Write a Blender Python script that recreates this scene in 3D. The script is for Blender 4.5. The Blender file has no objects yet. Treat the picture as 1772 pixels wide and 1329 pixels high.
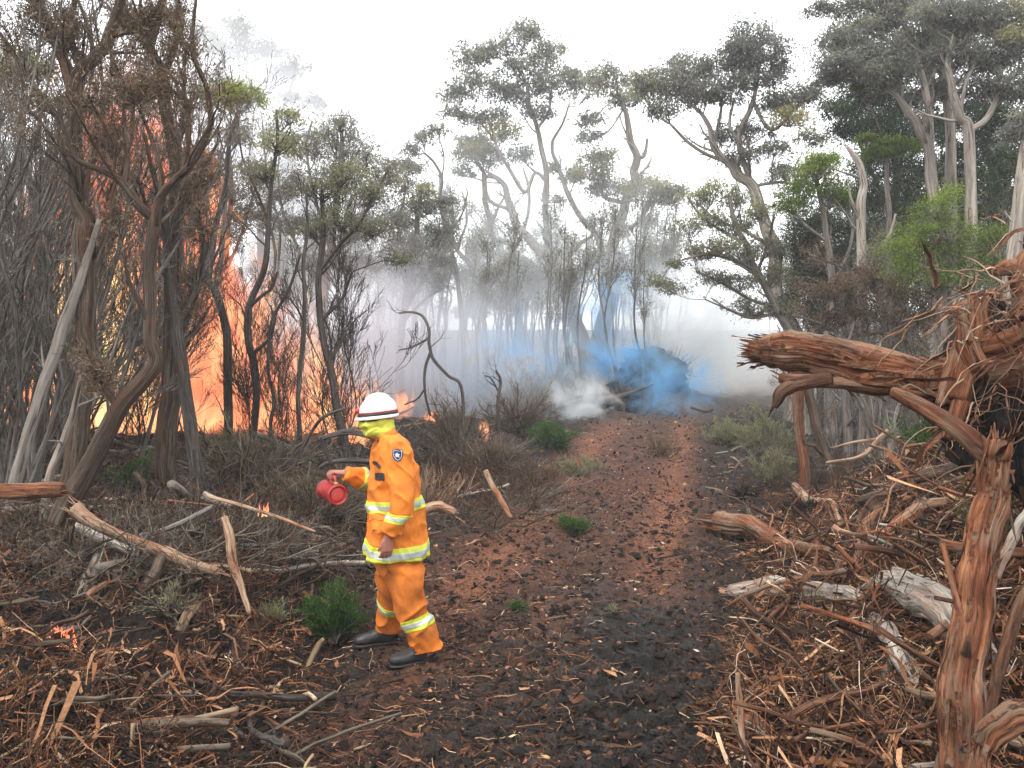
import bpy, bmesh, math, random
import numpy as np
from mathutils import Vector, Matrix
from mathutils.bvhtree import BVHTree
random.seed(11)
rng = np.random.default_rng(11)
scene = bpy.context.scene
COL = scene.collection
F = 1391.0          # focal length in pixels of the 1772 px wide photograph
CAMZ = 1.85

# ------------------------------------------------------------------ camera, world, light
cam_d = bpy.data.cameras.new('camera'); cam = bpy.data.objects.new('camera', cam_d); COL.objects.link(cam)
cam.location = (0, 0, CAMZ); cam.rotation_euler = (math.radians(90), 0, 0)
cam_d.sensor_width = 36; cam_d.lens = F / 1772 * 36; cam_d.clip_end = 1000; cam_d.clip_start = .05
scene.camera = cam

SUN_EL, SUN_ROT = math.radians(58), math.radians(150)
world = bpy.data.worlds.new('World'); scene.world = world; world.use_nodes = True
wn, wl = world.node_tree.nodes, world.node_tree.links
wn.clear()
wo = wn.new('ShaderNodeOutputWorld'); bg = wn.new('ShaderNodeBackground'); sky = wn.new('ShaderNodeTexSky')
sky.sky_type = 'NISHITA'; sky.sun_disc = False; sky.sun_elevation = SUN_EL; sky.sun_rotation = SUN_ROT
mx = wn.new('ShaderNodeMix'); mx.data_type = 'RGBA'; mx.inputs[0].default_value = .93
mx.inputs[7].default_value = (14.2, 14.4, 14.6, 1)        # thick smoke-white overcast over the clear sky
wl.new(sky.outputs[0], mx.inputs[6]); wl.new(mx.outputs[2], bg.inputs[0]); bg.inputs[1].default_value = .092
wl.new(bg.outputs[0], wo.inputs[0])

sun_d = bpy.data.lights.new('sun', 'SUN'); sun_d.energy = 1.5; sun_d.angle = math.radians(10); sun_d.color = (1, .95, .88)
sun = bpy.data.objects.new('sun', sun_d); COL.objects.link(sun)
sun.rotation_euler = (math.radians(32), 0, math.radians(-30))

vs = scene.view_settings
vs.view_transform = 'Standard'; vs.look = 'None'; vs.gamma = 1; vs.use_curve_mapping = False; vs.exposure = .98
cy = scene.cycles
cy.max_bounces = 8; cy.diffuse_bounces = 2; cy.glossy_bounces = 2; cy.transmission_bounces = 3; cy.volume_bounces = 5
cy.transparent_max_bounces = 6; cy.use_adaptive_sampling = True; cy.adaptive_threshold = .03
cy.volume_step_rate = 1.0; cy.volume_max_steps = 256; cy.caustics_reflective = False; cy.caustics_refractive = False

# ------------------------------------------------------------------ noise + numpy helpers
_perm = np.random.default_rng(3).random(65536).astype(np.float32)
def _h(i, j, k):
    return _perm[((i * 73856093) ^ (j * 19349663) ^ (k * 83492791)) & 65535]
def vnoise(x, y, z=0.0):
    x, y, z = np.broadcast_arrays(np.asarray(x, float), np.asarray(y, float), np.asarray(z, float))
    i, j, k = np.floor(x).astype(np.int64), np.floor(y).astype(np.int64), np.floor(z).astype(np.int64)
    a, b, c = x - i, y - j, z - k
    a, b, c = a*a*(3-2*a), b*b*(3-2*b), c*c*(3-2*c)
    r = 0
    for di in (0, 1):
        for dj in (0, 1):
            for dk in (0, 1):
                w = (a if di else 1-a) * (b if dj else 1-b) * (c if dk else 1-c)
                r = r + w * _h(i+di, j+dj, k+dk)
    return r * 2 - 1
def fbm(x, y, z=0.0, o=4):
    r, a, f = 0, 1, 1
    for q in range(o):
        r = r + a * vnoise(np.asarray(x)*f+q*17.3, np.asarray(y)*f+q*5.1, np.asarray(z)*f); a *= .5; f *= 2.03
    return r
def sst(t):
    t = np.clip(t, 0, 1); return t*t*(3-2*t)
def nrm(v):
    return v / np.maximum(np.linalg.norm(v, axis=-1, keepdims=True), 1e-9)
def runit(n):
    return nrm(rng.normal(size=(n, 3)))
def U(a, b, n=None):
    return rng.uniform(a, b, n)

# ------------------------------------------------------------------ terrain function
def track_x(y):
    return np.interp(y, [0, 3.9, 7.5, 12, 18, 30, 60, 200], [-.4, -.1, .55, 1.6, 3.0, 6.6, 16, 60])
def hmac(x, y):
    x = np.asarray(x, float); y = np.asarray(y, float)
    z = np.interp(y, [-30, 0, 5.4, 8, 12, 18, 25, 40, 60, 90, 400], [-.3, -.05, 0, .15, .42, .87, 1.25, 2.5, 5, 8.2, 14])
    z = z + .42*sst((-1.35-.05*(y-5)-x)/1.3)*sst((22-y)/8) + .05*np.clip(-x-3, 0, 6)*sst((22-y)/8)
    xb = .75+.36*(y-4)
    m = sst((x-xb)/2.5)*sst((11.5-y)/4.0)
    m = m*sst((y-1.9)/2.2)
    z = z + 1.18*m + .25*np.clip(x-xb-2.4, 0, 2)*sst((10-y)/3)
    z = z - .5*np.exp(-(((x+2.45)/.42)**2 + ((y-4.95)/.33)**2)**1.5)
    c = track_x(y)
    for s in (-.8, .8):
        z = z - .09*np.exp(-((x-c-s)/.22)**2)*sst((30-y)/15)*(1-(s < 0)*np.exp(-((y-5.5)/.9)**2))
    z = z + .05*np.exp(-((x-c-.35)/.2)**2)*sst((30-y)/15)
    # burnt pile in the middle distance, pushed-up heap left of the track
    z = z + .85*np.exp(-((x-4.1)/1.7)**2-((y-24.5)/1.6)**2) + .45*np.exp(-((x+1.2)/1.7)**2-((y-15.5)/1.6)**2)
    return z
def hfull(x, y):
    x = np.asarray(x, float); y = np.asarray(y, float)
    c = track_x(y)
    off = sst((np.abs(x-c)-.6)/1.2)
    z = hmac(x, y)
    calm = 1-.85*np.clip(np.exp(-((x+.72)/.22)**2-((y-5.38)/.18)**2)+np.exp(-((x+.93)/.26)**2-((y-5.72)/.2)**2), 0, 1)
    z0 = z
    z = z + .07*(.35+off)*fbm(x*1.1, y*1.1, 1, 3)
    n2 = fbm(x*5.5, y*5.5, 4, 4)
    z = z + (.034+.045*off)*n2 + (.028+.02*off)*np.abs(fbm(x*13, y*13, 8, 4))
    wet = sst((7.3-y)/1.5)*np.exp(-((x-c-.62)/.34)**2)
    z = z - .05*sst((7.6-y)/1.5)*np.exp(-((x-c-.66)/.3)**2) + wet*.10*(np.abs(np.sin(y*17+1.6*vnoise(x*6, y*6, 2)+2.2*np.abs(x-c-.7)))-.5)
    return z0+(z-z0)*calm
def PX(px, py, Y):
    return np.array([(px-886)/F*Y, Y, CAMZ-(py-664.5)/F*Y])
def GH(px, py):
    "point of the ground seen at a pixel"
    Y = np.linspace(2.2, 120, 6000)
    X = (px-886)/F*Y; Z = CAMZ-(py-664.5)/F*Y
    d = Z-hmac(X, Y)
    i = np.argmax(d < 0) if (d < 0).any() else len(Y)-1
    return np.array([X[i], Y[i], float(hmac(X[i], Y[i]))])

# ------------------------------------------------------------------ mesh chunks: (V, F, TC, VAR)
def tubes(P, R, S=6, ridge=0., cap=False, var=None, rf=5.0):
    P = np.asarray(P, float); R = np.asarray(R, float)
    if P.ndim == 2: P = P[None]; R = R[None]
    B, N, _ = P.shape
    T = nrm(np.gradient(P, axis=1))
    md = nrm(P[:, -1]-P[:, 0])
    ref = np.eye(3)[np.argmin(np.abs(md), axis=1)][:, None, :]
    A = nrm(ref-(ref*T).sum(-1, keepdims=True)*T); Wv = np.cross(T, A)
    ang = np.linspace(0, 2*np.pi, S, endpoint=False)
    ca, sa = np.cos(ang)[None, None, :, None], np.sin(ang)[None, None, :, None]
    Ls = np.concatenate([np.zeros((B, 1)), np.cumsum(np.linalg.norm(np.diff(P, axis=1), axis=-1), axis=1)], 1)
    off = U(0, 50, (B, 1, 1))
    rr = np.repeat(R[:, :, None], S, 2)
    if ridge:
        base = R[:, :1, None]*14
        q = fbm(np.cos(ang)[None, None]*rf+off, np.sin(ang)[None, None]*rf, Ls[:, :, None]*.55+off, 4)
        q2 = fbm(np.cos(ang)[None, None]*1.0+off, np.sin(ang)[None, None]*1.0, Ls[:, :, None]*.8+off, 3)
        q3 = fbm(np.cos(ang)[None, None]*rf*2.6+off, np.sin(ang)[None, None]*rf*2.6, Ls[:, :, None]*2.2+off, 3) if S > 40 else 0
        rr = rr*(1+ridge*1.25*(.42-np.abs(q))+ridge*.5*q2+ridge*.35*q3)
    V = P[:, :, None, :]+rr[..., None]*(ca*A[:, :, None, :]+sa*Wv[:, :, None, :])
    r0 = R.max(axis=1)[:, None, None]
    TC = np.stack(np.broadcast_arrays(r0*np.cos(ang)[None, None]+off, r0*np.sin(ang)[None, None]+off*.7, Ls[:, :, None]+off), -1)
    idx = np.arange(B*N*S).reshape(B, N, S)
    a = idx[:, :-1]; b = np.roll(a, -1, 2); d = idx[:, 1:]; c = np.roll(d, -1, 2)
    Fq = np.stack([a, b, c, d], -1).reshape(-1, 4)
    if var is None: var = rng.random(B)
    VAR = np.repeat(np.broadcast_to(var, (B,)), N*S)
    V = V.reshape(-1, 3); TC = TC.reshape(-1, 3)
    fs = [Fq]
    if cap:
        n0 = len(V); ctr = np.concatenate([P[:, 0], P[:, -1]]) + 0
        ctr[:B] -= T[:, 0]*R[:, :1]*.1; ctr[B:] += T[:, -1]*R[:, -1:]*.1
        V = np.vstack([V, ctr]); TC = np.vstack([TC, np.vstack([P[:, 0], P[:, -1]])*3])
        VAR = np.concatenate([VAR, np.repeat(np.broadcast_to(var, (B,)), 1), np.broadcast_to(var, (B,))])
        f0 = idx[:, 0]; f1 = idx[:, -1]
        c0 = np.repeat((n0+np.arange(B))[:, None], S, 1); c1 = c0+B
        fs.append(np.stack([np.roll(f0, -1, 1), f0, c0], -1).reshape(-1, 3))
        fs.append(np.stack([f1, np.roll(f1, -1, 1), c1], -1).reshape(-1, 3))
    return (V, fs, TC, VAR)
def leaves(C, D, L, Wd, var, fold=True):
    n = len(C); L = np.broadcast_to(L, (n,))[:, None]; Wd = np.broadcast_to(Wd, (n,))[:, None]
    D = nrm(D); Sd = nrm(np.cross(D, runit(n)))
    V = np.stack([C, C+D*L*.45+Sd*Wd*.5, C+D*L, C+D*L*.45-Sd*Wd*.5], 1)
    return (V.reshape(-1, 3), [np.arange(n*4).reshape(n, 4)], np.repeat(C, 4, 0), np.repeat(var, 4))
def ribbons(P, W, N0, var):
    "flat strips: P (B,N,3), width W (B,), N0 sideways vectors (B,3)"
    B, N, _ = P.shape
    tw = nrm(N0[:, None, :]+.5*rng.normal(size=(B, N, 3))*np.linspace(0, 1, N)[None, :, None])
    tap = (1-.6*np.linspace(0, 1, N))[None, :, None]
    a = P-tw*W[:, None, None]*.5*tap; b = P+tw*W[:, None, None]*.5*tap
    V = np.stack([a, b], 2).reshape(-1, 3)
    i = np.arange(B*N*2).reshape(B, N, 2)
    Fq = np.stack([i[:, :-1, 0], i[:, :-1, 1], i[:, 1:, 1], i[:, 1:, 0]], -1).reshape(-1, 4)
    L = np.linspace(0, 1, N)[None, :, None]+U(0, 40, (B, 1, 1))
    TC = np.stack(np.broadcast_arrays(L*.3, L*0+np.array([0, .05])[None, None], L), -1).reshape(-1, 3)
    return (V, [Fq], TC, np.repeat(var, N*2))

def make_mesh(name, chunks, mat, origin=(0, 0, 0), smooth=True):
    if isinstance(chunks, tuple): chunks = [chunks]
    o = 0; Vs, TCs, VARs, loops, starts, tot = [], [], [], [], [], 0
    for V, fs, TC, VAR in chunks:
        Vs.append(V); TCs.append(TC); VARs.append(VAR)
        for f in fs:
            loops.append((f+o).reshape(-1)); starts.append(tot+np.arange(len(f))*f.shape[1]); tot += f.size
        o += len(V)
    V = np.vstack(Vs)-np.asarray(origin); loops = np.concatenate(loops); starts = np.concatenate(starts)
    me = bpy.data.meshes.new(name)
    me.vertices.add(len(V)); me.vertices.foreach_set('co', V.astype(np.float32).ravel())
    me.loops.add(len(loops)); me.loops.foreach_set('vertex_index', loops.astype(np.int32))
    me.polygons.add(len(starts)); me.polygons.foreach_set('loop_start', starts.astype(np.int32))
    if smooth: me.polygons.foreach_set('use_smooth', np.ones(len(starts), bool))
    at = me.attributes.new('tc', 'FLOAT_VECTOR', 'POINT'); at.data.foreach_set('vector', np.vstack(TCs).astype(np.float32).ravel())
    at = me.attributes.new('var', 'FLOAT', 'POINT'); at.data.foreach_set('value', np.concatenate(VARs).astype(np.float32))
    me.update(calc_edges=True); me.validate()
    me.materials.append(mat)
    return me
def link(name, data, parent=None, loc=None):
    o = bpy.data.objects.new(name, data); COL.objects.link(o)
    if parent is not None: o.parent = parent
    if loc is not None: o.location = loc
    return o
def tag(o, label=None, cat=None, group=None, kind=None):
    if label: o['label'] = label
    if cat: o['category'] = cat
    if group: o['group'] = group
    if kind: o['kind'] = kind
    elif cat: o['kind'] = 'thing'
    return o
def obj(name, chunks, mat, parent=None, origin=(0, 0, 0), smooth=True):
    me = make_mesh(name, chunks, mat, origin, smooth)
    return link(name, me, parent, None if parent is not None else origin)
def catmull(pts, n=5):
    pts = np.asarray(pts, float)
    if len(pts) == 2: pts = np.array([pts[0], (pts[0]+pts[1])/2, pts[1]])
    p = np.vstack([2*pts[0]-pts[1], pts, 2*pts[-1]-pts[-2]])
    out = []
    for i in range(1, len(p)-2):
        for t in np.linspace(0, 1, n, endpoint=False):
            a, b, c, d = p[i-1:i+3]
            out.append(.5*((2*b)+(c-a)*t+(2*a-5*b+4*c-d)*t*t+(-a+3*b-3*c+d)*t**3))
    out.append(p[-2]); return np.array(out)
def sub(P, R, k, lenf=.55, radf=.55, spread=.8, up=.15, N=5, wob=.25, tmin=.25, minlen=0, lmax=9):
    "one more level of branches on paths P (B,N,3)"
    B, n, _ = P.shape
    i = np.repeat(np.arange(B), k); t = U(tmin, 1, B*k); s = t*(n-1); a = np.minimum(s.astype(int), n-2); f = (s-a)[:, None]
    p0 = P[i, a]*(1-f)+P[i, a+1]*f; tan = nrm(P[i, a+1]-P[i, a]); r = R[i, a]*(1-f[:, 0])+R[i, a+1]*f[:, 0]
    pl = np.linalg.norm(np.diff(P, axis=1), axis=-1).sum(1)[i]
    d = nrm(tan+spread*runit(B*k)+np.array([0, 0, up]))
    L = np.minimum(pl*lenf*U(.5, 1.2, B*k)*(1.15-.6*t), lmax)
    st = d[:, None, :]+np.cumsum(rng.normal(size=(B*k, N-1, 3))*wob, 1)+np.array([0, 0, up])*np.linspace(0, 1, N-1)[None, :, None]
    st = nrm(st)*(L/(N-1))[:, None, None]
    Q = np.concatenate([p0[:, None], p0[:, None]+np.cumsum(st, 1)], 1)
    RR = (np.minimum(r*radf, r*.9))[:, None]*np.linspace(1, .3, N)[None]
    return Q, RR

# ------------------------------------------------------------------ materials
def new_mat(name):
    m = bpy.data.materials.new(name); m.use_nodes = True; nt = m.node_tree; nt.nodes.clear()
    out = nt.nodes.new('ShaderNodeOutputMaterial')
    return m, nt, out
def nd(nt, t, ins=None, **kw):
    n = nt.nodes.new(t)
    for k, v in kw.items(): setattr(n, k, v)
    for k, v in (ins or {}).items():
        if isinstance(v, bpy.types.NodeSocket): nt.links.new(v, n.inputs[k])
        else: n.inputs[k].default_value = v
    return n
def ramp(nt, fac, stops):
    r = nt.nodes.new('ShaderNodeValToRGB'); nt.links.new(fac, r.inputs[0])
    el = r.color_ramp.elements
    while len(el) < len(stops): el.new(.5)
    for e, (p, c) in zip(el, stops):
        e.position = p; e.color = (*c, 1) if len(c) == 3 else c
    return r.outputs[0]
def mixc(nt, f, a, b, mode='MIX'):
    n = nd(nt, 'ShaderNodeMix', data_type='RGBA', blend_type=mode)
    for s, v in ((0, f), (6, a), (7, b)):
        if isinstance(v, bpy.types.NodeSocket): nt.links.new(v, n.inputs[s])
        else: n.inputs[s].default_value = v if s == 0 else (*v, 1)
    return n.outputs[2]
def mth(nt, op, a, b=0., c=None, clamp=False):
    n = nd(nt, 'ShaderNodeMath', operation=op, use_clamp=clamp)
    for s, v in enumerate((a, b) if c is None else (a, b, c)):
        if isinstance(v, bpy.types.NodeSocket): nt.links.new(v, n.inputs[s])
        else: n.inputs[s].default_value = v
    return n.outputs[0]
def attr(nt, name, out='Fac'):
    return nd(nt, 'ShaderNodeAttribute', attribute_name=name).outputs[out]
def noise(nt, vec, scale, detail=4, rough=.6, dist=0.):
    return nd(nt, 'ShaderNodeTexNoise', {'Vector': vec, 'Scale': scale, 'Detail': detail, 'Roughness': rough, 'Distortion': dist}).outputs[0]

def bark(name, dark, mid, light, patch=None, pamt=.5, sc=16, bump=.5, rough=.9, stretch=.09):
    m, nt, out = new_mat(name)
    tc = attr(nt, 'tc', 'Vector')
    mp = nd(nt, 'ShaderNodeMapping', {0: tc, 3: (1, 1, stretch)}).outputs[0]
    n1 = noise(nt, mp, sc, 8, .7)
    n2 = noise(nt, mp, sc*4.5, 4, .7)
    fac = mth(nt, 'ADD', mth(nt, 'MULTIPLY', n1, .65), mth(nt, 'MULTIPLY', n2, .35))
    col = ramp(nt, fac, [(.36, dark), (.5, mid), (.66, light)])
    if patch:
        n3 = noise(nt, nd(nt, 'ShaderNodeMapping', {0: tc, 3: (1, 1, .35)}).outputs[0], sc*.28, 4, .6)
        pf = mth(nt, 'MULTIPLY_ADD', n3, 6, -6*(.62-.22*pamt), clamp=True)
        pc = mixc(nt, 1, col, patch, 'MULTIPLY')
        pc = mixc(nt, .5, pc, patch)
        col = mixc(nt, pf, col, pc)
    ck = noise(nt, nd(nt, 'ShaderNodeMapping', {0: tc, 3: (1, 1, stretch*1.6)}).outputs[0], sc*2.2, 3, .8)
    col = mixc(nt, 1, col, ramp(nt, ck, [(.34, (.22, .2, .18)), (.46, (1, 1, 1)), (.62, (1, 1, 1)), (.7, (1.35, 1.3, 1.25))]), 'MULTIPLY')
    v = attr(nt, 'var')
    col = mixc(nt, 1, col, ramp(nt, v, [(0, (.62, .62, .62)), (1, (1.25, 1.2, 1.15))]), 'MULTIPLY')
    b = nd(nt, 'ShaderNodeBump', {'Strength': bump, 'Distance': .03, 'Height': fac}).outputs[0]
    s = nd(nt, 'ShaderNodeBsdfPrincipled', {'Base Color': col, 'Roughness': rough, 'Normal': b})
    s.inputs['Specular IOR Level'].default_value = .25
    nt.links.new(s.outputs[0], out.inputs[0]); return m
def leafm(name, stops, trans=.35):
    m, nt, out = new_mat(name)
    col = ramp(nt, attr(nt, 'var'), stops)
    d = nd(nt, 'ShaderNodeBsdfDiffuse', {0: col}).outputs[0]
    t = nd(nt, 'ShaderNodeBsdfTranslucent', {0: col}).outputs[0]
    mxs = nd(nt, 'ShaderNodeMixShader', {0: trans, 1: d, 2: t}).outputs[0]
    nt.links.new(mxs, out.inputs[0]); return m
def plain(name, col, rough=.6, nscale=0, namt=.25, bump=0., metal=0., coat=0., bscale=60):
    m, nt, out = new_mat(name)
    g = nd(nt, 'ShaderNodeTexCoord').outputs['Object']
    n = noise(nt, g, nscale or 20, 5, .65)
    c = mixc(nt, 1, ramp(nt, n, [(.3, tuple(1-namt for _ in range(3))), (.7, (1+namt*.4,)*3)]), col, 'MULTIPLY')
    s = nd(nt, 'ShaderNodeBsdfPrincipled', {'Base Color': c, 'Roughness': rough, 'Metallic': metal, 'Coat Weight': coat})
    if bump:
        nb = noise(nt, g, bscale, 4, .6)
        s.inputs['Normal'].default_value = (0, 0, 0)
        nt.links.new(nd(nt, 'ShaderNodeBump', {'Strength': bump, 'Distance': .01, 'Height': nb}).outputs[0], s.inputs['Normal'])
    nt.links.new(s.outputs[0], out.inputs[0]); return m

M_GREY = bark('bark_grey', (.05, .045, .04), (.16, .145, .13), (.36, .34, .31), (.2, .12, .08), .4)
M_DARK = bark('bark_dark', (.018, .016, .015), (.065, .057, .052), (.19, .175, .16), (.16, .09, .05), .4, bump=.8)
M_BROWN = bark('bark_brown', (.016, .012, .010), (.085, .060, .043), (.25, .20, .155), (.20, .10, .055), .5, bump=.9)
M_RED = bark('bark_red', (.022, .009, .006), (.17, .060, .028), (.42, .21, .115), (.38, .31, .23), .6, sc=20, bump=1.0)
M_REDDARK = bark('bark_red_dark', (.010, .006, .005), (.075, .034, .020), (.28, .15, .09), (.30, .21, .14), .3, sc=20, bump=1.0)
M_PALE = bark('wood_pale', (.08, .05, .034), (.31, .205, .135), (.56, .44, .33), (.36, .15, .085), .6, sc=22, bump=.6)
M_SILVER = bark('wood_silver', (.09, .075, .065), (.30, .265, .23), (.60, .56, .50), (.44, .24, .15), .35, sc=22, bump=.8)
M_GUM = bark('bark_gum', (.12, .10, .085), (.27, .24, .21), (.48, .45, .41), (.22, .15, .10), .3, sc=6, bump=.3)
M_TWIG = bark('twig_grey', (.045, .036, .028), (.135, .11, .085), (.30, .26, .21), None, sc=10, bump=.2)
M_STRAW = bark('twig_straw', (.10, .065, .04), (.30, .21, .13), (.56, .45, .31), None, sc=14, bump=.2)
M_CHAR = bark('wood_charred', (.004, .004, .004), (.014, .012, .011), (.06, .05, .045), (.12, .05, .025), .25, bump=1)

L_GUM = leafm('leaves_gum', [(0, (.12, .12, .112)), (.45, (.235, .237, .205)), (.75, (.32, .32, .20)), (1, (.38, .33, .13))], .45)
L_DARK = leafm('leaves_dark', [(0, (.02, .028, .018)), (.5, (.065, .085, .045)), (1, (.17, .20, .08))])
L_GREEN = leafm('leaves_green', [(0, (.045, .07, .02)), (.5, (.15, .21, .045)), (1, (.33, .39, .09))], .45)
L_OLIVE = leafm('leaves_olive', [(0, (.11, .11, .085)), (.5, (.23, .235, .14)), (1, (.36, .37, .15))], .45)
L_BRONZE = leafm('leaves_bronze', [(0, (.08, .07, .03)), (.5, (.19, .16, .055)), (1, (.30, .22, .08))])
L_DEAD = leafm('leaves_dead', [(0, (.05, .032, .022)), (.5, (.15, .105, .072)), (1, (.30, .225, .15))], .25)
L_SHRUB = leafm('leaves_shrub', [(0, (.012, .03, .010)), (.5, (.045, .10, .028)), (1, (.14, .23, .06))])

def litterm(name):
    m, nt, out = new_mat(name)
    col = ramp(nt, attr(nt, 'var'), [(0, (.005, .004, .003)), (.28, (.022, .012, .008)), (.5, (.10, .040, .019)), (.72, (.28, .115, .052)), (.88, (.48, .27, .14)), (1, (.74, .58, .42))])
    n = noise(nt, attr(nt, 'tc', 'Vector'), 30, 3)
    col = mixc(nt, 1, col, ramp(nt, n, [(.3, (.6, .6, .6)), (.7, (1.2, 1.2, 1.2))]), 'MULTIPLY')
    s = nd(nt, 'ShaderNodeBsdfPrincipled', {'Base Color': col, 'Roughness': .85})
    s.inputs['Specular IOR Level'].default_value = .3
    nt.links.new(s.outputs[0], out.inputs[0]); return m
M_LITTER = litterm('litter')

# ground
def ground_mat():
    m, nt, out = new_mat('soil')
    g = nd(nt, 'ShaderNodeTexCoord').outputs['Object']
    n1 = noise(nt, g, 1.3, 6, .6); n2 = noise(nt, g, 9, 8, .7); n3 = noise(nt, g, 45, 6, .7); n4 = noise(nt, g, 160, 3, .6)
    soil = attr(nt, 'var')               # 0 black peat .. 1 red-brown earth
    f = mth(nt, 'ADD', mth(nt, 'MULTIPLY', soil, .95), mth(nt, 'MULTIPLY_ADD', n1, .7, -.35))
    f = mth(nt, 'ADD', f, mth(nt, 'MULTIPLY_ADD', n2, .8, -.40), clamp=True)
    col = ramp(nt, f, [(0, (.006, .005, .0045)), (.3, (.015, .010, .007)), (.58, (.072, .030, .017)), (1, (.18, .072, .037))])
    sp = ramp(nt, mth(nt, 'MULTIPLY', n3, n4), [(.14, (.18, .17, .16)), (.25, (1, 1, 1)), (.38, (2.3, 1.9, 1.6))])
    col = mixc(nt, 1, col, sp, 'MULTIPLY')
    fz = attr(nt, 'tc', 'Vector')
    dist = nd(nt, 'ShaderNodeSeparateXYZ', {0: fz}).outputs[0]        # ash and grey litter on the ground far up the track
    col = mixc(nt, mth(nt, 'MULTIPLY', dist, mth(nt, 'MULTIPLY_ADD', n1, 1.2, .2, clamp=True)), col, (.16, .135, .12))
    hgt = mth(nt, 'ADD', mth(nt, 'MULTIPLY', n2, .6), mth(nt, 'ADD', mth(nt, 'MULTIPLY', n3, .35), mth(nt, 'MULTIPLY', n4, .12)))
    b = nd(nt, 'ShaderNodeBump', {'Strength': 1., 'Distance': .07, 'Height': hgt}).outputs[0]
    wet = nd(nt, 'ShaderNodeSeparateXYZ', {0: fz}).outputs[1]
    rgh = mth(nt, 'SUBTRACT', .92, mth(nt, 'MULTIPLY', wet, mth(nt, 'MULTIPLY_ADD', n2, 2.6, -.7, clamp=True)), clamp=True)
    s = nd(nt, 'ShaderNodeBsdfPrincipled', {'Base Color': col, 'Roughness': rgh, 'Normal': b})
    nt.links.new(s.outputs[0], out.inputs[0]); return m
def axis(parts):
    a = []
    for x0, x1, n in parts: a.append(np.linspace(x0, x1, n, endpoint=False))
    a.append([parts[-1][1]]); return np.concatenate(a)
gx = axis([(-200, -60, 8), (-60, -20, 20), (-20, -6, 56), (-6, -3.6, 40), (-3.6, 4.2, 300), (4.2, 7, 50), (7, 20, 60), (20, 60, 20), (60, 200, 8)])
gy = axis([(-30, 2.6, 20), (2.6, 8, 230), (8, 13, 120), (13, 30, 120), (30, 80, 60), (80, 420, 20)])
X, Y_ = np.meshgrid(gx, gy, indexing='xy')
Zg = hfull(X, Y_)
V = np.stack([X, Y_, Zg], -1).reshape(-1, 3)
ny, nx = X.shape; idx = np.arange(nx*ny).reshape(ny, nx)
Fq = np.stack([idx[:-1, :-1], idx[:-1, 1:], idx[1:, 1:], idx[1:, :-1]], -1).reshape(-1, 4)
tx = track_x(Y_)
soil = .12+(.55+.55*sst((Y_-4.6)/2.8))*(.5+.5*sst((24-Y_)/8))*(.42*np.exp(-((X-tx)/1.9)**2)+.42*np.exp(-((X-tx+.85)/.33)**2)+.42*np.exp(-((X-tx-.8)/.30)**2))
soil = soil*(1-.85*sst((7.8-Y_)/1.8)*np.exp(-((X-tx-.72)/.42)**2)) + .15*sst((X-1.0-.36*(Y_-4))/1.5)*sst((12-Y_)/3)
wet = sst((7.6-Y_)/1.6)*np.exp(-((X-tx-.75)/.6)**2)
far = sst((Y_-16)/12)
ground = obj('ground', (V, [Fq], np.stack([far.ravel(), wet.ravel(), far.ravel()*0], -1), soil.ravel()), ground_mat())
tag(ground, kind='structure', label='churned dark peat and red-brown earth with wheel ruts up the middle')
def gz(x, y): return hfull(x, y)

# ------------------------------------------------------------------ tree builder
ALL_LIMBS = []
def fix_Y(spec, Y):
    return np.array([PX(s[0], s[1], Y+(s[3] if len(s) > 3 else 0)) for s in spec])
def clump_leaves(C, r, n, size, hang=.6, flat=.6, k=12, var0=.5, shape='cloud'):
    d = runit(k); d[:, 2] = np.abs(d[:, 2])*1.1-.35
    sc = C+d*r*np.array([1, 1, flat])*U(.45, 1.15, (k, 1))
    i = rng.integers(0, k, n); sg = U(.12, .34, k)[i][:, None]*r
    p = sc[i]+rng.normal(size=(n, 3))*sg*np.array([1, 1, .75])
    D = runit(n); D[:, 2] -= hang
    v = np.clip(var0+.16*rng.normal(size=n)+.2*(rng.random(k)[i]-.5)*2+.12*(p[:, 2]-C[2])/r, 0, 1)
    return leaves(p, D, size*U(.6, 1.3, n), size*.30*U(.7, 1.3, n), v), sc
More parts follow.
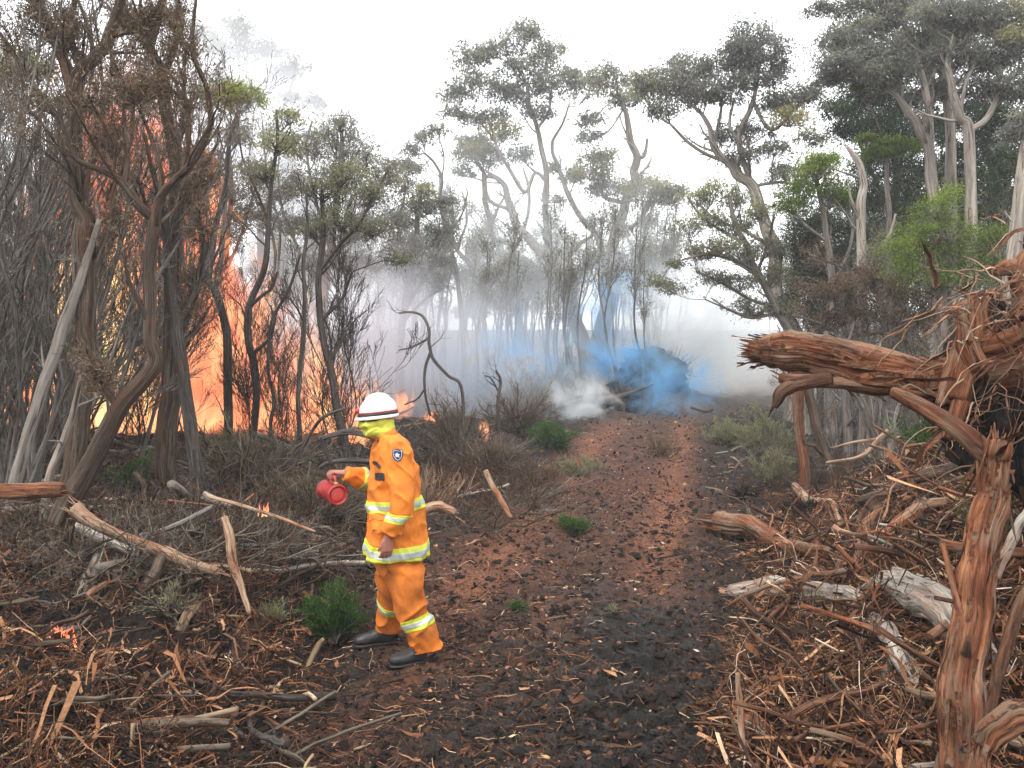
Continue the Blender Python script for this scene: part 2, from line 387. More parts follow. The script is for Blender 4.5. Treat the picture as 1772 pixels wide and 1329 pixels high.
def tree(name, label, Y, limbs, clumps=(), barkm=None, leafmat=None, leaf=.14, dens=1., twigk=(5, 4), group=None, ridge=.15,
         sides=9, deadleaf=0, spread=.35, hang=.6, cat='tree', twigs=True, tmat=None, flat=.78, up=.15, twlen=.5, extra=None, lim=None):
    barkm = barkm or M_GREY; tmat = tmat or barkm
    k = 1/F
    paths = []
    for q, sp in enumerate(limbs):
        dy = 0.
        P = fix_Y(sp, Y); R = np.array([s[2]*.5*k*Y for s in sp])*(1 if q == 0 or Y < 12 else .82)
        if q == 0:
            gzv = float(hmac(P[0, 0], P[0, 1]))
            P[0, 2] = min(P[0, 2], gzv)-.12 if P[0, 2]-gzv < .6 else P[0, 2]
            if P[0, 2] > gzv:
                P = np.vstack([[P[0, 0], P[0, 1], gzv-.1], P]); R = np.concatenate([[R[0]*1.15], R])
        else:
            best = min(((np.linalg.norm((Q-P[0])[:, [0, 2]], axis=1).min(), Q[np.linalg.norm((Q-P[0])[:, [0, 2]], axis=1).argmin()]) for Q, _ in paths), key=lambda t: t[0])[1]
            # keep the limb's direction in the picture, start at the parent and drift in depth
            ramp_ = np.linspace(0, 1, len(P))*U(-1, 1)*spread*np.linalg.norm(P[-1]-P[0])
            yy = best[1]+ramp_
            P = np.stack([P[:, 0]*yy/Y, yy, CAMZ+(P[:, 2]-CAMZ)*yy/Y], -1); P[0] = best
        C = catmull(P, 6); RR = np.interp(np.linspace(0, len(R)-1, len(C)), np.arange(len(R)), R)
        wobl = np.stack([vnoise(np.linspace(0, len(P)*1.6, len(C)), q*7.7+Y*3.1, s*9.) for s in range(3)], -1)
        env = np.sin(np.linspace(0, np.pi, len(C)))[:, None]
        C = C+wobl*env*RR.max()*.3
        paths.append((C, RR))
    base = paths[0][0][0].copy(); base[2] = float(hmac(base[0], base[1]))
    root = link(name, None, None, base); tag(root, label, cat, group)
    for q, (C, RR) in enumerate(paths):
        RR2 = RR.copy()
        if q == 0:
            RR2[:4] *= np.array([1.5, 1.25, 1.1, 1.03])
        obj('trunk' if q == 0 else 'limb', tubes(C, RR2, sides, ridge=ridge, cap=True, var=U(.3, .7)), barkm, root, base)
    tw, lv = [], []
    px_r = Y/F
    for c in clumps:
        r = c[2]*px_r*1.12; cc = PX(c[0], c[1], Y)
        cand = min(((np.linalg.norm((C-cc)[:, [0, 2]]+np.array([0, r*.8]), axis=1).min(), C, RR, np.linalg.norm((C-cc)[:, [0, 2]]+np.array([0, r*.8]), axis=1).argmin()) for C, RR in paths), key=lambda t: t[0])
        a = cand[1][cand[3]]; ra = cand[2][cand[3]]
        yy = a[1]+U(-.5, .5)*r+U(-1, 1)*spread*.4*cand[0]
        cc = PX(c[0], c[1], yy)
        mid = (a+cc)/2+np.array([0, 0, -.15*r])+.1*cand[0]*rng.normal(size=3)
        bp = catmull([a, mid, cc-np.array([0, 0, r*.3])], 4)
        rb = max(min(ra*.6, .02+cand[0]*.015), .008)
        tw.append(tubes(bp, np.linspace(rb, rb*.4, len(bp)), 5))
        size = leaf*.85; n = int(dens*min(2600, 58*(r/size)**2+60))
        kk = 14+int(r/px_r/3)
        var0 = c[3] if len(c) > 3 else U(.3, .6)
        lc, sc = clump_leaves(cc, r, n, size, hang=hang, k=kk, var0=var0, flat=flat)
        lv.append(lc)
        T = np.linspace(0, 1, 4)[None, :, None]
        j = bp[rng.integers(len(bp)//2, len(bp), kk)]
        pp = j[:, None]*(1-T)+sc[:, None]*T+rng.normal(size=(kk, 4, 3))*r*.06*np.sin(T*np.pi)
        tw.append(tubes(pp, np.linspace(1, .4, 4)[None]*rb*.4*np.ones((kk, 1)), 3))
    if twigs and twigk:
        for C, RR in paths[:lim]:
            P, R = C[None], RR[None]
            t0 = .35 if C is paths[0][0] else .1
            for l, kk in enumerate(twigk):
                P, R = sub(P, R, kk, twlen if l == 0 else .6, .42, .75, up, 5, .22, t0 if l == 0 else .2, lmax=2.6)
                tw.append(tubes(P, np.maximum(R, .0022*Y/10), 5 if l == 0 else 3))
            if deadleaf:
                e = P[:, -1]; n = len(e)*deadleaf*3
                i = rng.integers(0, len(e), n); tt = U(.2, 1, n)[:, None]
                p = P[i, 0]*(1-tt)+e[i]*tt+rng.normal(size=(n, 3))*.05
                lv.append(leaves(p, runit(n)+nrm(e[i]-P[i, 0]), leaf*U(.6, 1.4, n), leaf*.16, np.clip(.5+.22*rng.normal(size=n), 0, 1)))
    if tw: tag(obj('twigs', tw, tmat, root, base), kind='stuff')
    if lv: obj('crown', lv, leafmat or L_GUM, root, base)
    return root
# ================================================================== TREES: left foreground
def cl(*a): return list(a)
tree('forked_tree', 'brown tea tree with crossing trunk that forks into two curving dark limbs before the fire', 6.3,
     [[(78,1010,50),(97,925,42),(128,850,40),(165,790,34),(215,704,30),(262,640,27),(259,570,22),(263,470,20),(268,400,20),(252,369,17),(217,322,14),(187,298,11),(142,280,9),(125,262,7),(98,180,5)],
      [(268,400,17),(276,345,15),(300,312,13),(322,296,13),(345,262,12),(358,235,11),(364,203,10),(356,150,9),(334,92,8),(335,34,6),(342,-20,4)],
      [(322,296,9),(326,250,8),(327,200,7),(318,140,6),(322,80,5)],
      [(217,322,10),(221,270,8),(214,210,7),(215,150,5),(190,90,4)],
      [(200,295,7),(198,250,6),(170,200,5),(150,160,4)],
      [(276,345,9),(280,300,8),(262,240,7),(240,190,5),(215,150,4)],
      [(322,180,7),(290,152,6),(248,130,5),(236,112,4)],
      [(208,700,20),(180,665,15),(165,640,11),(150,600,7)]],
     barkm=M_BROWN, leafmat=L_DEAD, leaf=.055, twigk=(7,6,4), deadleaf=2, spread=.25, ridge=.16, sides=12, twlen=.28)
tree('tea_tree', 'tall dark rough trunk left of the flames with a spreading dead crown', 7.3,
     [[(95,940,44),(112,870,36),(128,806,34),(142,705,32),(147,620,31),(152,535,30),(149,400,30),(145,385,27),(135,320,25),(125,220,24),(132,135,24),(160,100,20),(190,60,18),(210,0,14),(220,-40,10)],
      [(130,170,18),(110,110,16),(85,50,15),(60,0,13),(40,-40,9)],
      [(128,250,12),(90,190,10),(40,120,8),(0,60,7),(-40,20,5)],
      [(140,120,13),(120,60,11),(130,0,9),(140,-50,6)],
      [(190,60,12),(235,50,10),(270,20,9),(300,-30,6)],
      [(150,480,12),(172,440,10),(190,380,8),(200,320,7),(228,240,6),(230,170,4)]],
     barkm=M_BROWN, leafmat=L_DEAD, leaf=.06, twigk=(9,7,4), deadleaf=3, ridge=.16, sides=12, twlen=.22)
tree('tea_tree', 'thick grey brown trunk standing right of the flames beside the fork, dead bushy top', 8.2,
     [[(300,935,46),(294,900,38),(290,830,36),(290,755,35),(296,690,33),(302,620,32),(300,520,30),(298,430,27),(305,305,24),(291,203,22),(281,135,20),(261,85,18),(271,34,16),(290,-30,12)],
      [(300,600,14),(318,560,12),(340,500,10),(352,430,8),(345,380,6)],
      [(281,135,12),(300,90,11),(310,40,10),(305,-20,8)],
      [(300,400,10),(330,340,9),(350,300,7),(380,240,5)],
      [(270,90,10),(230,50,9),(200,10,7)]],
     barkm=M_BROWN, leafmat=L_DEAD, leaf=.06, twigk=(9,6,4), deadleaf=3, ridge=.16, sides=12, twlen=.22)
tree('slender_tree', 'thin blue grey trunk leaning left just beside the thick brown trunk', 7.9,
     [[(352,925,30),(342,840,24),(328,705,22),(315,603,21),(305,542,19),(294,468,17),(288,417,14),(280,350,11),(262,290,8),(250,230,5)],
      [(310,560,11),(330,520,9),(346,470,8),(362,420,6)]],
     barkm=M_DARK, twigk=(7,5,3), leafmat=L_DEAD, leaf=.05, deadleaf=1, twlen=.2)
tree('leaning_pole_tree', 'pale bare trunk leaning right from the left edge of the picture', 7.2,
     [[(18,905,24),(27,837,23),(45,765,22),(68,688,20),(102,590,19),(129,518,16),(150,450,12),(172,380,8)]],
     barkm=M_GUM, twigk=(4,3,3), twlen=.2)
tree('leaning_pole_tree', 'short pale leaning stick trunk between the pale pole and the dark rough trunk', 7.0,
     [[(70,880,15),(85,830,14),(100,785,13),(115,749,12),(130,700,10),(140,650,7)]], barkm=M_GUM, twigk=(3,3), twlen=.2)
tree('slender_tree', 'straight pale thin trunk with a dark kink standing in the fire glow', 11.5,
     [[(395,815,16),(395,700,15),(394,600,15),(386,545,14),(370,500,15),(362,480,15),(372,400,11),(390,330,9),(395,260,7),(410,200,5)],
      [(368,495,9),(355,470,8),(350,420,7),(335,360,5)]],
     barkm=M_DARK, twigk=(8,6,3), twlen=.22, leafmat=L_DEAD, leaf=.06, deadleaf=1)
tree('slender_tree', 'wavy dark trunk with raised side branch at the right end of the big flames', 11.0,
     [[(434,800,15),(437,765,13),(443,688,13),(441,640,13),(434,600,12),(430,560,12),(437,518,11),(457,468,10),(464,400,9),(470,305,7),(480,250,6),(478,190,4)],
      [(441,610,7),(458,595,6),(470,580,5),(478,540,4)],
      [(434,530,7),(452,512,6),(470,498,5),(480,470,4)]],
     clumps=[(480,250,34,.55),(500,205,26,.5),(455,300,28,.4)], barkm=M_DARK, leafmat=L_OLIVE, leaf=.075, dens=.45, twigk=(6,5,3), twlen=.22)
tree('slender_tree', 'dark thin crooked trunk rising just left of the firefighter', 9.5,
     [[(524,815,10),(518,730,9),(516,680,8),(522,620,9),(528,520,8),(525,460,7),(532,400,6),(530,330,4)]],
     barkm=M_DARK, twigk=(6,5,3), twlen=.22)
tree('slender_tree', 'grey trunk behind the firefighter leaning left with smoke at its foot', 10.5,
     [[(602,800,16),(596,760,14),(585,720,13),(575,650,13),(560,590,12),(551,520,11),(553,460,10),(560,400,8),(556,340,6)],
      [(556,560,7),(575,535,6),(590,520,5),(610,470,4)],
      [(553,470,7),(590,420,6),(620,390,5),(650,330,4)]],
     clumps=[(560,330,34,.35),(600,300,34,.4),(640,330,30,.3),(590,380,34,.3),(650,400,32,.3),(540,400,26,.35),(690,450,28,.25)],
     barkm=M_DARK, leafmat=L_OLIVE, leaf=.075, dens=.45, twigk=(8,6,3), twlen=.22)
tree('slender_tree', 'fine grey trunk between the fire and the wavy dark trunk', 10.2,
     [[(470,820,8),(468,740,7),(474,690,7),(465,640,6),(470,560,6),(500,500,5),(520,440,4)]], barkm=M_DARK, twigk=(6,5,3), twlen=.25)
# leaning dead sapling with a bent arm
tree('dead_sapling', 'bent leafless dead sapling with a hooked top behind the firefighter', 12.5,
     [[(800,680,6),(775,650,5.5),(752,625,6),(743,600,6),(742,570,5.5),(732,548,5),(712,540,4),(690,542,3)],
      [(743,608,7),(735,640,6),(736,680,5),(745,720,5)],
      [(735,675,4),(722,690,3),(700,700,3)],[(742,588,5),(715,600,4),(690,606,3)]], barkm=M_DARK, twigk=(3,3), twlen=.3)
tree('dead_sapling', 'short upright dead stick between brown bush and green bush', 13.0,
     [[(866,745,6),(862,700,6),(866,660,5),(858,640,3)],[(864,680,4),(850,655,3),(838,650,2)]], barkm=M_DARK, twigk=(4,3), twlen=.3)

# slanted grey sapling thicket on the far left: six kinds copied with shared meshes
def copy_tree(o, loc, rz=0, sc=1, label=None, group=None, tilt=(0, 0)):
    r = o.copy(); COL.objects.link(r); r.location = loc; r.rotation_euler = (tilt[0], tilt[1], rz); r.scale = (sc,)*3
    if label: r['label'] = label
    if group: r['group'] = group
    for ch in o.children:
        c = ch.copy(); COL.objects.link(c); c.parent = r
    return r
def sapling(H, w, seed, barkm, twigk, leafmat=None, leafn=0, leaf=.08, twlen=.2, up=.3, name='sapling', lean=.12, t0=.35, crown=()):
    n = 9; z = np.linspace(0, H, n)
    C = np.stack([fbm(z*.35, seed, 0, 3)*H*lean, fbm(z*.35, seed, 9, 3)*H*lean, z-.1], -1); C[:, :2] -= C[0, :2]
    C = catmull(C, 3); R = np.linspace(w, w*.22, len(C)); R[:2] *= 1.25
    root = link(name, None)
    obj('trunk', tubes(C, R, 7, ridge=.1, cap=True), barkm, root)
    P, RR = C[None], R[None]; tw = []; lv = []
    for l, k in enumerate(twigk):
        P, RR = sub(P, RR, k, twlen if l == 0 else .6, .45, .6, up, 5, .2, t0 if l == 0 else .2)
        tw.append(tubes(P, np.maximum(RR, .003), 4 if l == 0 else 3))
    if leafn:
        i = rng.integers(0, len(P), leafn); p = P[i, -1]+rng.normal(size=(leafn, 3))*.12
        d = runit(leafn); d[:, 2] -= .5
        lv.append(leaves(p, d, leaf*U(.6, 1.3, leafn), leaf*.28, np.clip(.4+.2*rng.normal(size=leafn), 0, 1)))
    tag(obj('twigs', tw, barkm, root), kind='stuff')
    if lv: obj('crown', lv, leafmat, root)
    return root
def place(protos, spots, label, group, cat='sapling', smin=.8, smax=1.2, tl=.12, lean=0):
    for q, (x, y) in enumerate(spots):
        lab = label(x, y) if callable(label) else label
        p = protos[q % len(protos)]; new = q < len(protos)
        loc = (x, y, float(hmac(x, y))-.05); rz = U(0, 6.28); s = U(smin, smax)
        tilt = (U(-tl, tl), U(-tl, tl)+lean)
        if new:
            p.location = loc; p.scale = (s,)*3; p.rotation_mode = 'XYZ'; p.rotation_euler = (tilt[0], tilt[1], 0)
            tag(p, lab, cat, group)
        else:
            copy_tree(p, loc, 0, s, lab, group, tilt)
protos = [sapling(4.8, .022, 10+i*7, M_GREY, (13, 6, 3), twlen=.22, name='thicket_sapling', lean=.07, t0=.15) for i in range(8)]
spots = []
while len(spots) < 130:
    y = U(7.6, 12.8); px = U(-160, 135) if rng.random() < .9 else U(135, 300)
    spots.append(((px-886)/F*y, y))
def zl(x, y):
    px = 886+x/y*F
    return ('thin bare grey sapling ' + ('beyond the left picture edge side of' if px < -20 else 'left of the pale leaning poles in' if px < 40 else 'behind the pale leaning poles in' if px < 110 else 'beside the dark rough trunk in' if px < 180 else 'among the forked trunks in') + (' the near thicket' if y < 9.5 else ' the thicket by the flames'))
place(protos, spots, zl, 'grey saplings in the left thicket', lean=.1, tl=.24)
protos = [sapling(6.5, .045, 90+i*7, M_DARK, (9, 5, 3), L_OLIVE, 420, .08, twlen=.2, name='thicket_tree', lean=.08) for i in range(4)]
spots = [((px-886)/F*y, y) for px, y in [(10,13),(60,15.5),(-20,11),(110,17.5),(180,18),(330,17),(380,15.8),(430,18.5),(250,18.5),(-60,14),(30,18),(300,19)]]
place(protos, spots, lambda x, y: 'dark thin olive leaved tree standing ' + ('left of the big fire' if x < -9 else 'behind the tallest flames' if x < -6 else 'behind the right end of the big fire'), 'thin dark trees round the fire', 'tree', lean=.02, tl=.05)

# grey leafy trees between fire and gap
GR = dict(barkm=M_GREY, leafmat=L_GUM, twigk=(7,5,3), twlen=.2, cat='tree')
tree('grey_tree', 'smoke veiled gum with tiny crown tufts against the white sky above the fire', 21,
     [[(455,700,18),(450,560,14),(452,430,12),(445,330,10),(432,240,9),(420,160,7),(412,90,5)],[(445,330,7),(470,240,6),(500,160,5),(515,110,4)],[(432,240,6),(395,180,5),(385,120,4)]],
     clumps=[(405,50,32,.4),(385,90,28,.4),(430,85,26,.4),(470,85,26,.4),(510,115,24,.4),(485,125,20,.4),(375,140,24,.35),(545,175,20,.4),(500,170,18,.4),(440,130,20,.4),(350,60,26,.4)], leaf=.15, dens=.75, **GR)
tree('grey_tree', 'leafy tree with a lime green patch high behind the forked limbs', 15.5,
     [[(385,760,16),(380,640,13),(388,520,12),(392,420,10),(400,330,8),(395,250,6)],[(388,470,7),(420,400,6),(440,330,5)]],
     clumps=[(405,330,38,.3),(360,280,34,.3),(430,380,34,.25),(380,410,34,.25),(440,300,30,.3),(410,240,30,.4),(350,360,30,.3)], leaf=.1, dens=.8, **GR)
tree('lime_topped_tree', 'small tree whose flat lime green top shows left of the white sky', 13.5,
     [[(360,770,12),(368,640,10),(380,480,9),(392,330,7),(398,220,5)]],
     clumps=[(398,162,34,.75),(372,170,26,.65),(425,165,26,.7)], leaf=.08, dens=1.0, barkm=M_GREY, leafmat=L_GREEN, twigk=(4,4), twlen=.15)
tree('lime_topped_tree', 'tree with a lime green tuft at the far upper left behind dead twigs', 13.,
     [[(30,780,14),(28,600,11),(34,420,10),(38,260,8),(40,140,5)]],
     clumps=[(35,112,34,.7),(10,130,28,.6),(60,125,24,.6),(95,175,22,.5)], leaf=.08, dens=.9, barkm=M_GREY, leafmat=L_GREEN, twigk=(5,4), twlen=.15)
tree('grey_tree', 'broad grey leafy tree over the thin trunks left of the white gap', 17.5,
     [[(560,740,20),(556,640,16),(560,520,14),(570,430,12),(585,330,10),(592,260,8),(590,215,6)],
      [(565,470,9),(610,400,8),(650,340,7),(672,290,5)],[(560,520,8),(520,440,7),(490,370,6),(480,300,5)],[(570,430,8),(545,340,7),(530,260,5),(540,210,4)],[(610,400,6),(660,400,5),(700,390,4)]],
     clumps=[(580,235,40,.35),(545,250,38,.55),(510,255,34,.85),(480,240,26,.4),(610,270,38,.35),(650,285,34,.45),(675,310,28,.7),(630,340,38,.3),(580,310,40,.3),(530,320,38,.3),(480,330,34,.3),(500,390,36,.25),(560,390,38,.25),(620,400,40,.25),(670,380,34,.3),(700,430,36,.25),(650,460,36,.2),(590,455,34,.2),(540,460,30,.2),(590,215,24,.4),(455,370,30,.3)],
     leaf=.105, dens=.5, **GR)
tree('grey_tree', 'drooping grey leaved tree at the left edge of the white gap', 19,
     [[(700,740,18),(690,640,14),(700,540,12),(712,460,10),(722,390,8),(730,320,6)],[(700,540,8),(740,470,7),(765,420,5)],[(712,460,7),(690,400,6),(700,340,5)],[(700,560,7),(735,520,6),(765,500,4)]],
     clumps=[(720,350,30,.45),(745,360,28,.3),(700,320,26,.3),(765,395,26,.3),(735,415,34,.25),(770,450,26,.25),(700,380,30,.3),(755,490,24,.2),(715,470,34,.2),(740,330,20,.7),(780,350,16,.3),(700,290,18,.4)],
     leaf=.11, dens=.55, **GR)
tree('wispy_gum', 'wispy bent gum with small tufts reaching into the white gap', 24,
     [[(810,700,12),(800,560,9),(790,470,8),(775,410,7),(762,350,6),(766,310,5),(750,280,4),(735,265,3)],[(775,410,5),(800,370,4),(810,330,3)],[(766,310,4),(768,270,3),(760,240,3)]],
     clumps=[(735,240,20,.35),(712,262,18,.35),(760,225,16,.4),(700,285,14,.35),(715,290,16,.3)], leaf=.15, dens=.8, **GR)

# ================================================================== centre gums
tree('forked_gum', 'tall pale gum forking into two blue hazed trunks at the burnt pile', 27,
     [[(1030,622,44),(1018,600,34),(995,568,28),(985,510,24),(971,462,20),(937,429,17),(903,400,15),(884,361,13),(872,320,10),(845,300,7)],
      [(1034,615,40),(1050,540,34),(1048,482,28),(1058,434,25),(1077,361,21),(1096,313,18),(1101,279,15),(1091,231,12),(1082,193,9),(1070,160,6)],
      [(956,443,15),(944,376,13),(944,299,12),(932,231,10),(918,193,8),(912,150,6)],
      [(944,320,8),(926,300,7),(908,332,8),(879,289,7),(860,255,6),(850,220,4)],
      [(1048,470,14),(1044,440,12),(1033,409,13),(1005,376,12),(980,328,10),(966,289,9),(955,250,7),(975,210,5),(985,180,4)],
      [(980,472,10),(985,443,9),(1000,425,9),(1024,409,7)],
      [(1060,482,12),(1106,462,10),(1144,448,7),(1170,455,5)],
      [(1080,420,9),(1103,385,8),(1122,355,6),(1130,335,4)],
      [(1077,361,9),(1045,340,7),(1035,310,5)],
      [(1095,300,9),(1115,270,7),(1120,240,5)],
      [(932,231,7),(950,190,6),(955,150,4)],[(884,361,8),(845,345,7),(838,300,6),(825,280,4)],[(860,255,5),(835,215,4),(820,200,3)]],
     clumps=[(908,58,30,.4),(870,82,26,.4),(940,100,38,.5),(812,101,30,.4),(788,164,28,.35),(831,145,30,.4),(870,160,28,.35),(913,159,32,.35),(956,140,34,.35),(985,128,18,.3),(812,207,22,.4),(870,231,32,.7),(817,268,32,.65),(905,270,24,.35),(850,275,24,.4),(1019,154,34,.6),(1058,138,32,.4),(1024,207,20,.3),(1020,237,18,.3),(1019,299,34,.55),(1048,327,28,.4),(995,308,22,.35),(1120,327,30,.85),(1168,330,22,.5),(966,347,12,.3),(925,195,26,.35),(780,195,18,.35),(835,95,20,.4),(1085,175,26,.3),(800,300,16,.35),(1045,275,24,.7),(960,290,16,.5),(1150,345,26,.6),(890,120,24,.3),(850,200,24,.35),(1090,325,22,.7)],
     barkm=M_GUM, leafmat=L_GUM, leaf=.17, dens=.85, twigk=(7,5,4), twlen=.18, spread=.3)
tree('slender_gum', 'thin pale gum left of the big forked gum with a bent bare top', 29,
     [[(905,660,16),(898,560,14),(900,500,13),(893,440,12),(880,420,11),(855,415,9),(846,380,9),(838,330,8),(836,300,6)],[(895,430,9),(912,380,8),(915,330,6),(905,290,4)],[(846,395,7),(862,360,6),(880,330,4)]],
     clumps=[(836,255,24,.5),(810,250,22,.4),(900,470,36,.2),(860,480,34,.2),(930,490,34,.2),(870,520,30,.15)],
     barkm=M_GUM, leafmat=L_GUM, leaf=.17, dens=1.1, twigk=(6,4,3), twlen=.18)
tree('slender_gum', 'bare leaning pale stem in the white gap left of the forked gum', 30,
     [[(845,690,12),(838,560,9),(820,470,8),(790,430,7),(775,390,6),(765,350,5),(760,300,4)],[(790,430,5),(808,380,5),(800,330,3)]],
     clumps=[(790,470,22,.2),(845,520,30,.15),(815,540,26,.15)], barkm=M_GUM, leafmat=L_GUM, leaf=.17, twigk=(7,5,3), twlen=.2)
tree('umbrella_gum', 'big umbrella topped gum leaning left over the track, grey green crown', 19,
     [[(1382,640,34),(1378,583,28),(1344,505,24),(1340,433,22),(1325,375,19),(1291,308,17),(1255,280,14),(1235,245,11),(1225,210,8),(1195,180,5)],
      [(1300,325,12),(1284,270,11),(1279,231,11),(1301,183,10),(1310,140,8),(1312,100,5)],
      [(1255,280,9),(1225,268,8),(1190,245,7),(1160,215,5)],[(1235,250,8),(1245,210,7),(1250,170,5)],
      [(1285,250,8),(1262,215,7),(1270,175,5)],[(1325,375,9),(1300,330,7),(1345,315,6),(1375,320,4)],
      [(1301,183,8),(1335,225,8),(1375,190,6),(1400,170,4)],[(1344,505,10),(1300,470,8),(1250,440,6),(1215,425,4)],[(1340,433,8),(1290,400,7),(1240,380,5),(1205,350,4)],
      [(1350,520,8),(1310,545,6),(1270,540,5),(1230,515,3)]],
     clumps=[(1150,138,38,.4),(1195,120,40,.35),(1238,122,36,.3),(1120,155,28,.6),(1180,165,38,.3),(1220,165,34,.3),(1255,165,28,.3),(1300,72,40,.15),(1275,90,30,.15),(1330,95,34,.15),(1300,110,36,.15),(1325,140,28,.2),(1280,140,26,.25),(1350,120,20,.2),(1145,195,28,.35),(1250,235,26,.25),(1300,230,30,.15),(1280,270,26,.2),(1375,175,34,.4),(1340,175,26,.3),(1410,165,26,.35),(1365,208,30,.98),(1400,240,24,.5),(1340,260,26,.4),(1360,300,28,.3),(1105,140,20,.6)],
     barkm=M_GUM, leafmat=L_GUM, leaf=.125, dens=.85, twigk=(8,6,4), twlen=.15, spread=.25)
tree('pale_green_tree', 'loose twiggy tree with pale green tufts beside the white smoke', 17,
     [[(1392,700,20),(1375,600,16),(1340,530,13),(1310,470,12),(1290,420,10),(1270,380,8),(1262,340,6)],
      [(1310,470,8),(1270,450,7),(1225,440,6),(1180,450,4)],[(1290,420,7),(1250,400,6),(1210,370,5),(1190,340,4)],[(1340,530,8),(1300,520,7),(1250,490,6),(1205,470,4)],[(1310,470,7),(1330,420,6),(1340,370,5)],[(1345,540,7),(1300,550,6),(1260,535,5),(1220,518,3)]],
     clumps=[(1240,330,30,.7),(1205,345,26,.6),(1275,345,28,.5),(1225,380,32,.4),(1270,395,32,.35),(1190,395,24,.35),(1310,370,28,.4),(1245,430,32,.3),(1200,440,26,.3),(1290,440,32,.25),(1330,430,30,.25),(1235,480,28,.2),(1280,490,30,.2),(1335,480,34,.2),(1170,460,18,.2),(1300,530,28,.15),(1350,530,28,.15),(1165,500,22,.2),(1140,490,20,.2)],
     barkm=M_GREY, leafmat=L_OLIVE, leaf=.09, dens=.55, twigk=(8,6,3), twlen=.2)

# ================================================================== right trees
tree('green_tree', 'tree with bright green crown tufts right of the umbrella gum', 16,
     [[(1440,720,18),(1432,600,15),(1440,500,13),(1432,420,11),(1420,350,9),(1412,300,6)],[(1440,500,8),(1470,430,7),(1480,370,5)],[(1432,420,7),(1395,390,6),(1370,360,4)]],
     clumps=[(1410,298,40,.55),(1385,330,30,.45),(1440,335,34,.5),(1370,358,30,.45),(1430,280,26,.6),(1460,350,26,.35)], barkm=M_GREY, leafmat=L_GREEN, leaf=.085, dens=.9, twigk=(5,4,3), twlen=.16)
tree('dark_tree', 'dark bushy tree under the green tufts behind the dead grey stem', 18.5,
     [[(1425,720,18),(1420,600,15),(1425,500,13),(1415,430,11),(1400,380,8)],[(1425,500,8),(1460,440,7),(1480,400,5)]],
     clumps=[(1400,400,40,.3),(1440,390,40,.3),(1420,440,40,.25),(1380,430,34,.3),(1460,440,36,.25),(1395,480,36,.2),(1440,490,40,.2),(1480,480,36,.2),(1380,530,36,.2),(1430,545,38,.15),(1475,540,38,.15)],
     barkm=M_DARK, leafmat=L_DARK, leaf=.1, dens=.8, twigk=(5,4,3), twlen=.18)
tree('dead_tree', 'bare pale dead stem curving left at its top among dark leaves', 13.5,
     [[(1497,760,20),(1496,600,17),(1492,448,16),(1489,356,15),(1495,318,13),(1484,279,11),(1465,253,6)],
      [(1492,470,9),(1515,440,8),(1540,405,7),(1550,370,4)],[(1489,380,7),(1475,350,5),(1468,320,3)]], barkm=M_GUM, twigk=(4,3), twlen=.15)
G3 = dict(barkm=M_GUM, twigk=(6,5,3), twlen=.15, spread=.25)
tree('tall_gum', 'tall twin stemmed pale gum with grey crown at the top right', 15,
     [[(1622,720,24),(1622,560,22),(1621,380,20),(1611,300,19),(1604,250,17),(1588,215,15),(1568,188,14),(1550,165,10),(1530,150,6)],
      [(1612,290,15),(1609,217,16),(1600,144,15),(1580,87,13),(1566,43,11),(1560,0,7)],
      [(1580,87,8),(1550,75,7),(1515,60,5),(1500,40,3)],[(1600,150,7),(1625,110,6),(1630,80,4)]],
     clumps=[(1450,75,36,.35),(1480,60,42,.35),(1520,40,42,.4),(1560,20,40,.35),(1450,115,34,.25),(1490,110,44,.25),(1530,95,42,.25),(1440,140,24,.3),(1420,15,22,.3),(1570,80,34,.3),(1505,135,36,.3),(1600,45,38,.4),(1540,0,36,.4),(1480,10,34,.3),(1550,130,32,.2)],
     leafmat=L_GUM, leaf=.1, dens=1.2, **G3)
tree('tall_gum', 'tall pale gum forking wide near the top right corner', 14,
     [[(1690,740,22),(1684,560,20),(1681,385,19),(1677,226,18),(1662,202,15),(1650,160,12),(1640,110,9),(1650,60,6)],
      [(1677,228,14),(1710,202,13),(1739,144,12),(1768,120,11),(1800,90,7)],[(1739,144,7),(1725,100,6),(1720,60,4)],[(1662,200,8),(1670,150,7),(1690,100,5)]],
     clumps=[(1620,20,38,.35),(1660,45,40,.35),(1700,40,42,.3),(1740,50,40,.4),(1765,20,36,.7),(1680,100,38,.25),(1720,110,38,.2),(1765,90,40,.3),(1640,100,34,.3),(1740,160,34,.2),(1700,150,32,.2),(1780,150,36,.2),(1750,65,24,.85),(1690,10,34,.3)],
     leafmat=L_GUM, leaf=.095, dens=1.15, **G3)
tree('tall_gum', 'straight grey gum stem between the twin stemmed and the wide forked gums', 16,
     [[(1652,730,22),(1650,560,20),(1645,337,19),(1643,202,16),(1628,120,12),(1631,0,9),(1635,-30,6)],[(1640,180,8),(1610,130,7),(1590,100,5)]],
     clumps=[(1600,110,34,.3),(1570,120,30,.2),(1640,150,32,.25),(1610,160,30,.3),(1645,70,34,.3),(1610,75,32,.3)], leafmat=L_GUM, leaf=.105, dens=1.15, **G3)
tree('tall_gum', 'pale leaning gum stem at the right edge behind the root mass', 11,
     [[(1735,640,26),(1745,540,24),(1758,424,22),(1772,289,20),(1788,180,15)]],
     clumps=[(1760,230,30,.25),(1790,200,30,.3)], leafmat=L_GUM, leaf=.085, dens=1., **G3)
